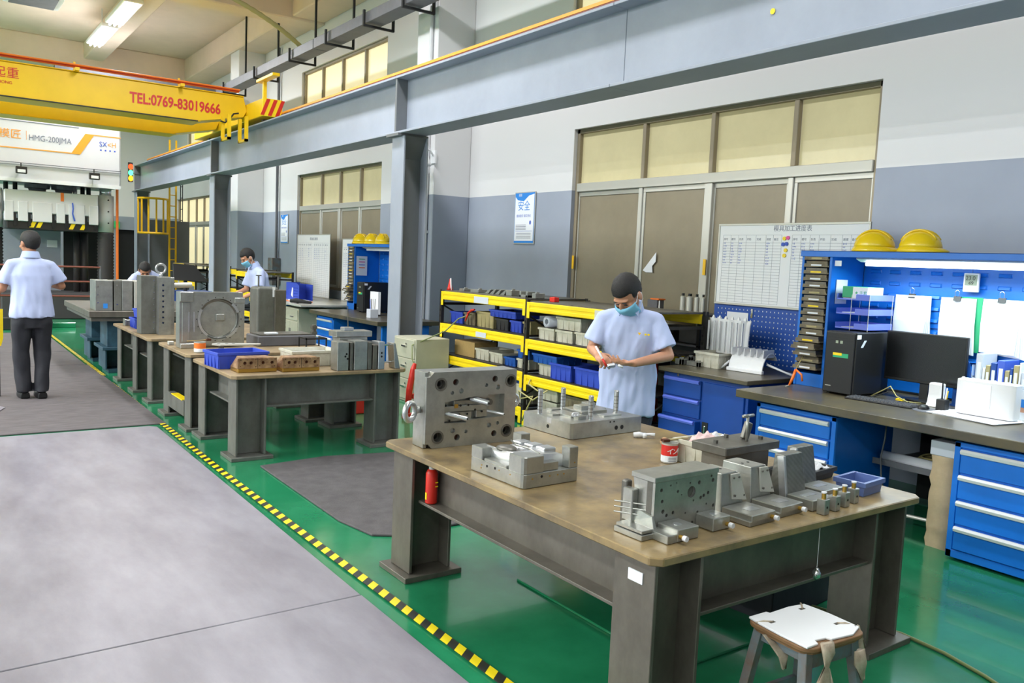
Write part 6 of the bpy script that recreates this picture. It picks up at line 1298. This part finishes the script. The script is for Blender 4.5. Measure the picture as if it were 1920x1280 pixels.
# ---------------- people ----------------
def fr3(o, y, z):
    y = Vector(y).normalized(); z = Vector(z); x = y.cross(z).normalized(); z = x.cross(y)
    m = Matrix((x, y, z)).transposed().to_4x4(); m.translation = Vector(o); return m
def hand(s, M, side, curl=.5, sc=1., thumb=(.75, .55, -.35), curls=None):
    # local: y towards fingers, z out of the back of the hand, thumb on +x*side
    s.ell((0, .045*sc, 0), .041*sc, .052*sc, .0155*sc, M=M, n=14, k=8)
    s.ell((.012*side*sc, .02*sc, -.006*sc), .03*sc, .035*sc, .016*sc, M=M, n=12, k=6)
    for i in range(4):
        p = Vector((side*(.030-.0205*i)*sc, .082*sc-.004*abs(i-1)*sc, 0)); a = .12; k = (.92, 1.03, .97, .78)[i]*sc
        c = curls[i] if curls else curl
        for q, L in enumerate((.043, .027, .021)):
            a += c*(1.0, 1.15, .8)[q]
            d = Vector((side*(.06-.04*i), math.cos(a), -math.sin(a))).normalized(); e = p+d*L*k
            s.caps(p, e, (.0092, .0083, .0076)[q]*sc, (.0085, .0077, .0066)[q]*sc, 10, M); p = e
    p = Vector((side*.030*sc, .012*sc, -.006*sc)); d = Vector((side*thumb[0], thumb[1], thumb[2])).normalized()
    e = p+d*.042*sc; s.caps(p, e, .0135*sc, .011*sc, 10, M)
    d2 = Vector((side*thumb[0]*.35, thumb[1]+.3, thumb[2]-.1)).normalized(); s.caps(e, e+d2*.03*sc, .0105*sc, .0082*sc, 10, M)
def ring(c, up, rt, hw, hd, n=20, p=2.4):
    c = Vector(c); up = Vector(up).normalized(); rt = Vector(rt).normalized(); f = up.cross(rt).normalized(); o = []
    for k in range(n):
        a = 2*PI*k/n; ca, sa = math.cos(a), math.sin(a)
        q = (abs(ca)**p+abs(sa)**p)**(-1/p); o.append(c+rt*ca*q*hw+f*sa*q*hd)
    return o
def person(lab, loc, rz, J, voxel=.006, skin='skin', pitch=.9, yaw=0, mask=False, hem=.62, belt=.92, hands=(None, None), sleeve=.62, wr=.004, balding=False, logo=False, group='workers in light blue shirts'):
    t = thing('person', lab, 'person', loc, rz, group); V = Vector; J = {k: V(v) for k, v in J.items()}
    pel, chest, neck, head = J['pelvis'], J['chest'], J['neck'], J['head']
    up = (chest-pel).normalized(); rt = V((1, 0, 0)); upn = (neck-chest).normalized()
    for q_ in 'rl': J['sh_'+q_] = J['sh_'+q_]+V((0, 0, -.03))
    b = MB()
    b.loft([ring(pel-up*.08, up, rt, .14, .09), ring(pel+up*.04, up, rt, .145, .095), ring(pel.lerp(chest, .55), up, rt, .13, .09), ring(chest, upn, rt, .155, .10), ring(chest.lerp(neck, .6), upn, rt, .13, .085), ring(neck, upn, rt, .06, .055)])
    b.caps(neck-upn*.03, head+V((0, -.01, -.03)), .056, .053, 14)
    HM = Matrix.Translation(head) @ Matrix.Rotation(yaw, 4, 'Z') @ Matrix.Rotation(-pitch, 4, 'X') @ Matrix.Scale(1.06 if voxel > .006 else 1.12, 4)
    b.ell((0, -.012, .022), .077, .096, .098, M=HM, n=20, k=14); b.ell((0, .022, -.042), .061, .070, .078, M=HM, n=18, k=12); b.ell((0, .055, -.092), .032, .028, .024, M=HM)
    b.ell((0, .094, -.018), .0135, .018, .026, M=HM); b.ell((0, .104, -.034), .018, .014, .012, M=HM); b.ell((0, .074, .02), .052, .018, .013, M=HM)
    for sx in (-1, 1): b.ell((sx*.079, -.004, -.018), .010, .022, .033, M=HM); b.ell((sx*.042, .07, -.03), .022, .016, .02, M=HM)
    b.ell((0, .088, -.07), .022, .012, .008, M=HM)
    for i, sd in enumerate('rl'):
        sh, el, wrj = J['sh_'+sd], J['el_'+sd], J['wr_'+sd]
        b.caps(sh.lerp(el, .12), el, .043, .040, 14); b.caps(el, wrj, .041, .0265, 14); b.caps(chest.lerp(neck, .45), sh+V((0, 0, -.02)), .05, .038, 12)
        m, c_, cl = hands[i][:3] if hands[i] else (fr3(wrj, wrj-el, (0, 0, 1)), .5, None)
        hand(b, m, (1 if sd == 'l' else -1) if not hands[i] or len(hands[i]) < 4 else hands[i][3], c_, 1., curls=cl)
        b.caps(wrj, m @ V((0, .03, 0)), .0255, .021, 12)
        b.caps(J['hip_'+sd], J['kn_'+sd], .075, .05, 14); b.caps(J['kn_'+sd], J['an_'+sd], .05, .036, 14)
        b.caps(J['an_'+sd], J['an_'+sd]+V((0, .13, -.045)), .036, .025, 10)
    bake_remesh(b.obj('body', skin, t), voxel, 3, .5)
    belt = min(belt, hem+.03)
    # shirt
    s = MB(); hemc = pel+(pel-chest).normalized()*0; hemc = V((pel.x, pel.y, hem)) if hem < pel.z else pel-up*(pel.z-hem)
    s.loft([ring(hemc, (0, 0, 1), rt, .205, .135), ring(hemc.lerp(pel, .5), up, rt, .20, .135), ring(pel+up*.05, up, rt, .19, .13), ring(pel.lerp(chest, .55), up, rt, .182, .125), ring(chest, upn, rt, .195, .125), ring(chest.lerp(neck, .5), upn, rt, .172, .105, p=2), ring(chest.lerp(neck, .82), upn, rt, .105, .08, p=2), ring(neck+upn*.005, upn, rt, .068, .066)])
    for sd in 'rl':
        sh, el = J['sh_'+sd], J['el_'+sd]; e = sh.lerp(el, sleeve/.62*.80)
        d = (el-sh).normalized()
        s.loft([ring(sh-d*.02, d, d.orthogonal(), .035, .035, p=2), ring(sh+d*.01, d, d.orthogonal(), .058, .058, p=2), ring(sh.lerp(e, .45), d, d.orthogonal(), .071, .071, p=2), ring(e, d, d.orthogonal(), .084, .08, p=2)])
        s.caps(chest.lerp(neck, .62), sh, .078, .058, 14)
    o = bake_remesh(s.obj('shirt', 'shirt', t), max(voxel*1.5, .009), 5, .5)
    for v in o.data.vertices:
        c = v.co; n1 = noise.noise(V((c.x*9+c.z*3, c.y*9, c.z*5))); n2 = noise.noise(V((c.x*22, c.y*22, c.z*9+c.x*12))); w_ = min(1, max(0, (chest.z+.12-c.z)/.3))
        v.co += v.normal*(n1*.016+n2*.008)*(.35+.65*w_)
    # collar
    cg = MB(); cc = neck+upn*.004
    cg.loft([ring(cc-upn*.03, upn, rt, .094, .09, p=2), ring(cc+upn*.034, upn, rt, .074, .076, p=2), ring(cc+upn*.038, upn, rt, .069, .071, p=2), ring(cc-upn*.01, upn, rt, .070, .07, p=2)], cap=False).obj('collar', 'shirt_trim', t, smooth=True)
    for sx in (-1, 1):
        f = up.cross(rt); f = V((0, 1, 0)); a = cc+f*.088+V((sx*.012, 0, -.012)); MB().add([a, a+V((sx*.055, -.02, .01)), a+V((sx*.052, .012, -.055)), a+V((0, .004, -.003)), a+V((sx*.055, -.026, .004)), a+V((sx*.05, .004, -.06))], [(0, 1, 2), (3, 5, 4), (0, 3, 4, 1), (1, 4, 5, 2), (2, 5, 3, 0)]).obj('collar_tip', 'shirt_trim', t)
    # trousers
    q = MB()
    if belt > .78: q.loft([ring(V((pel.x, pel.y, belt)), (0, 0, 1), rt, .165, .11), ring(V((pel.x, pel.y, belt-.06)), (0, 0, 1), rt, .17, .115), ring(V((pel.x, pel.y, belt-.14)), (0, 0, 1), rt, .165, .11)])
    for sd in 'rl':
        h, k, a = J['hip_'+sd], J['kn_'+sd], J['an_'+sd]; dn = V((0, 0, -1))
        q.loft([ring(V((h.x, h.y, min(h.z, belt)+.02)), (0, 0, 1), rt, .088, .10), ring(h-V((0, 0, .1)) if belt > .8 else V((h.x, h.y, belt-.05)), (0, 0, 1), rt, .098, .105), ring(k, (0, 0, 1), rt, .078, .085), ring(k.lerp(a, .6), (0, 0, 1), rt, .07, .075), ring(a-V((0, 0, .02)), (0, 0, 1), rt, .068, .078)])
    o = bake_remesh(q.obj('trousers', 'trousers', t), .012, 3, .5)
    for v in o.data.vertices: c = v.co; v.co += v.normal*(noise.noise(V((c.x*14, c.y*14, c.z*6)))*.012)
    for sd in 'rl':
        a = J['an_'+sd]; z = max(0, a.z-.085)
        MB().loft([[V((a.x+x, a.y+y, z+h)) for x, y in ((-.042*w1, -.06), (.042*w1, -.06), (.05*w1, .05), (.045*w1, .14), (.02*w1, .185), (-.02*w1, .185), (-.045*w1, .14), (-.05*w1, .05))] for h, w1 in ((0, 1), (.03, 1.02), (.06, .85))]).obj('shoe', 'black', t, bevel=.01, seg=2)
    # hair cap
    hv = MB(); n, k = 30, 20; rings = []
    for i in range(k+1):
        th = PI*(i/k)*.995+.004; r_ = []
        for j in range(n):
            ph = 2*PI*j/n; d = V((math.sin(th)*math.cos(ph), math.sin(th)*math.sin(ph), math.cos(th)))
            zlim = .028 if d.y > .45 else (-.01 if d.y > .0 else -.055-.02*(-d.y))
            p = V((d.x*.0825, -.012+d.y*.102, .022+d.z*.106))
            if balding and d.z > .75 and d.y < .3: p = V((d.x*.077, -.012+d.y*.096, .022+d.z*.0985))
            if p.z < zlim or (d.y > .5 and p.z < .05): p = V((d.x*.070, -.012+d.y*.088, max(p.z, zlim-.03)))
            rag_ = .0028*noise.noise(d*9); r_.append(p+d*rag_)
        rings.append(r_)
    hv.loft(rings, M=HM).obj('hair', 'hair', t, smooth=True)
    for sx in (-1, 1):
        MB().ell((sx*.031, .086, -.006), .013, .006, .0022, M=HM, n=10, k=6).obj('eye', 'hair', t, smooth=True)
        MB().ell((sx*.031, .089, .014), .018, .005, .0028, M=HM, n=10, k=6).obj('eyebrow', 'hair', t, smooth=True)
    if mask:
        mk = MB(); rings = []
        for i in range(9):
            zz = -.018-.012*i-.0 ; r_ = []
            for j in range(15):
                a = -1.25+2.5*j/14; rad = 1-.18*max(0, (i-5)/4); r_.append(V((.078*rad*math.sin(a), .012+(.106+.006*math.sin(i*.8)-(.0 if i else .01))*rad*math.cos(a)*(1-.02*i)+.004*(i % 2), zz)))
            rings.append(r_)
        mo_ = mk.loft(rings, M=HM, cap=False, closed=False).obj('face_mask', 'mask_blue', t, smooth=True); so = mo_.modifiers.new('s', 'SOLIDIFY'); so.thickness = .003
        for sx in (-1, 1): MB().tube([(sx*.073, .04, -.028), (sx*.082, .0, .012), (sx*.086, -.022, -.01), (sx*.083, -.01, -.05), (sx*.07, .04, -.09)], .0022, 5, M=HM).obj('ear_loop', 'white', t)
    return t
# front worker
pitch = 1.0
wr_r, wr_l = Vector((.185, .23, 1.035)), Vector((-.07, .29, 1.005))
hr = (fr3(wr_r, (-.62, .62, -.25), (.45, .15, .85)), .75, (.55, .75, .9, 1.0), -1)
hl_ = (fr3(wr_l, (.93, .30, -.08), (.05, .30, -.95)), .3, (.22, .28, .34, .42), -1)
RZW = math.radians(131)
WL = Vector((3.935, 4.13, 0))
person('man in light blue shirt and face mask marking a small part behind the front table', WL, RZW,
       dict(pelvis=(0, -.03, .86), chest=(0, .01, 1.18), neck=(0, .05, 1.365), head=(.02, .13, 1.45), sh_r=(.175, .02, 1.30), el_r=(.245, .04, 1.06), wr_r=wr_r, sh_l=(-.175, .02, 1.30), el_l=(-.27, .06, 1.045), wr_l=wr_l, hip_r=(.09, -.02, .82), kn_r=(.10, .02, .47), an_r=(.11, -.02, .09), hip_l=(-.09, -.02, .82), kn_l=(-.10, .02, .47), an_l=(-.11, -.02, .09)),
       .0055, pitch=.85, yaw=-.5, mask=True, hem=.62, belt=.84, hands=(hr, hl_), logo=True)
wk = [o for o in bpy.data.objects if o.name == 'person'][0]
WM = Matrix.Translation(WL) @ Euler((0, 0, RZW)).to_matrix().to_4x4()
MB().prism([(-.02, 0), (.004, 0), (-.006, -.018)], 0, .001, M=Matrix(((-1, 0, 0, -.085), (0, 0, 1, .146), (0, 1, 0, 1.195), (0, 0, 0, 1)))).obj('chest_logo', 'yellow_orange', wk, label='yellow arrow logo on the chest')
for k in range(2): MB().box(-.125-.02*k, -.111-.02*k, .140, .145, 1.178, 1.19).obj('chest_logo', 'yellow', wk)
pn = thing('marker_pen', 'white and red marker pen held in the right hand of the nearest worker', 'pen', WM @ Vector((.115, .315, .985)), RZW)
MB().cyl((0, 0, 0), (.075, -.02, .115), .0065, n=10).obj('barrel', 'white', pn, smooth=True); MB().cyl((-.006, .002, -.01), (.024, -.006, .036), .0072, n=10).obj('grip', 'red', pn, smooth=True)
hp = thing('held_part', 'small steel part with one hole held by the nearest worker', 'part', WM @ Vector((.075, .35, .985)), RZW)
v, f = extr(rr2(.026, .017, .008), [circ(.012, 0, .005, 10)], -.008, .008); MB().add(v, f, T(0, 0, 0, .6, .2, .3)).obj('part_body', 'steel_bright', hp, bevel=.001)
ov = thing('plastic_plug', 'small white plastic plug held between the fingers of the nearest worker', 'cap', WM @ Vector((-.0, .34, .98)), RZW); MB().cyl((0, 0, 0), (.03, .01, .012), .008, n=10).obj('plug_body', 'white', ov, smooth=True)
# man seen from behind on the aisle
person('man in light blue shirt and dark trousers seen from behind on the grey matting', (.90, 9.75, .012), math.radians(6),
       dict(pelvis=(0, .0, .93), chest=(0, .02, 1.26), neck=(0, .03, 1.47), head=(0, .05, 1.60), sh_r=(.175, .02, 1.40), el_r=(.285, .04, 1.16), wr_r=(.17, .24, 1.18), sh_l=(-.175, .02, 1.40), el_l=(-.25, .05, 1.13), wr_l=(-.28, .28, 1.09), hip_r=(.09, 0, .88), kn_r=(.10, .03, .49), an_r=(.075, -.03, .09), hip_l=(-.09, 0, .88), kn_l=(-.10, .03, .49), an_l=(-.07, .04, .09)),
       .008, 'skin_dark', pitch=.15, yaw=.35, hem=.84, belt=.95, sleeve=.62, balding=True)
# masked man bending at the third table
person('man in light blue shirt and face mask looking down at the third table', (4.02, 12.05, 0), math.radians(95),
       dict(pelvis=(0, -.04, .90), chest=(0, .02, 1.24), neck=(0, .10, 1.42), head=(0, .19, 1.535), sh_r=(.17, .06, 1.35), el_r=(.20, .12, 1.06), wr_r=(.14, .34, .98), sh_l=(-.17, .06, 1.35), el_l=(-.22, .10, 1.06), wr_l=(-.14, .30, .96), hip_r=(.09, -.03, .86), kn_r=(.10, .0, .48), an_r=(.11, -.05, .09), hip_l=(-.09, -.03, .86), kn_l=(-.10, .0, .48), an_l=(-.11, -.05, .09)),
       .009, pitch=.62, yaw=0, mask=True, hem=.72, belt=.88)
# man leaning over the machine table
person('man in light blue shirt leaning low over the mould plates at the teal table', (2.93, 14.35, 0), math.radians(172),
       dict(pelvis=(0, -.12, .88), chest=(.0, .12, 1.12), neck=(.02, .30, 1.22), head=(.04, .42, 1.26), sh_r=(.18, .24, 1.17), el_r=(.27, .40, .98), wr_r=(.17, .58, .90), sh_l=(-.18, .24, 1.17), el_l=(-.28, .40, .99), wr_l=(-.16, .60, .92), hip_r=(.09, -.11, .84), kn_r=(.10, -.05, .47), an_r=(.11, -.10, .09), hip_l=(-.09, -.11, .84), kn_l=(-.10, -.05, .47), an_l=(-.11, -.10, .09)),
       .010, 'skin_dark', pitch=.75, yaw=0, hem=.80, belt=.90)
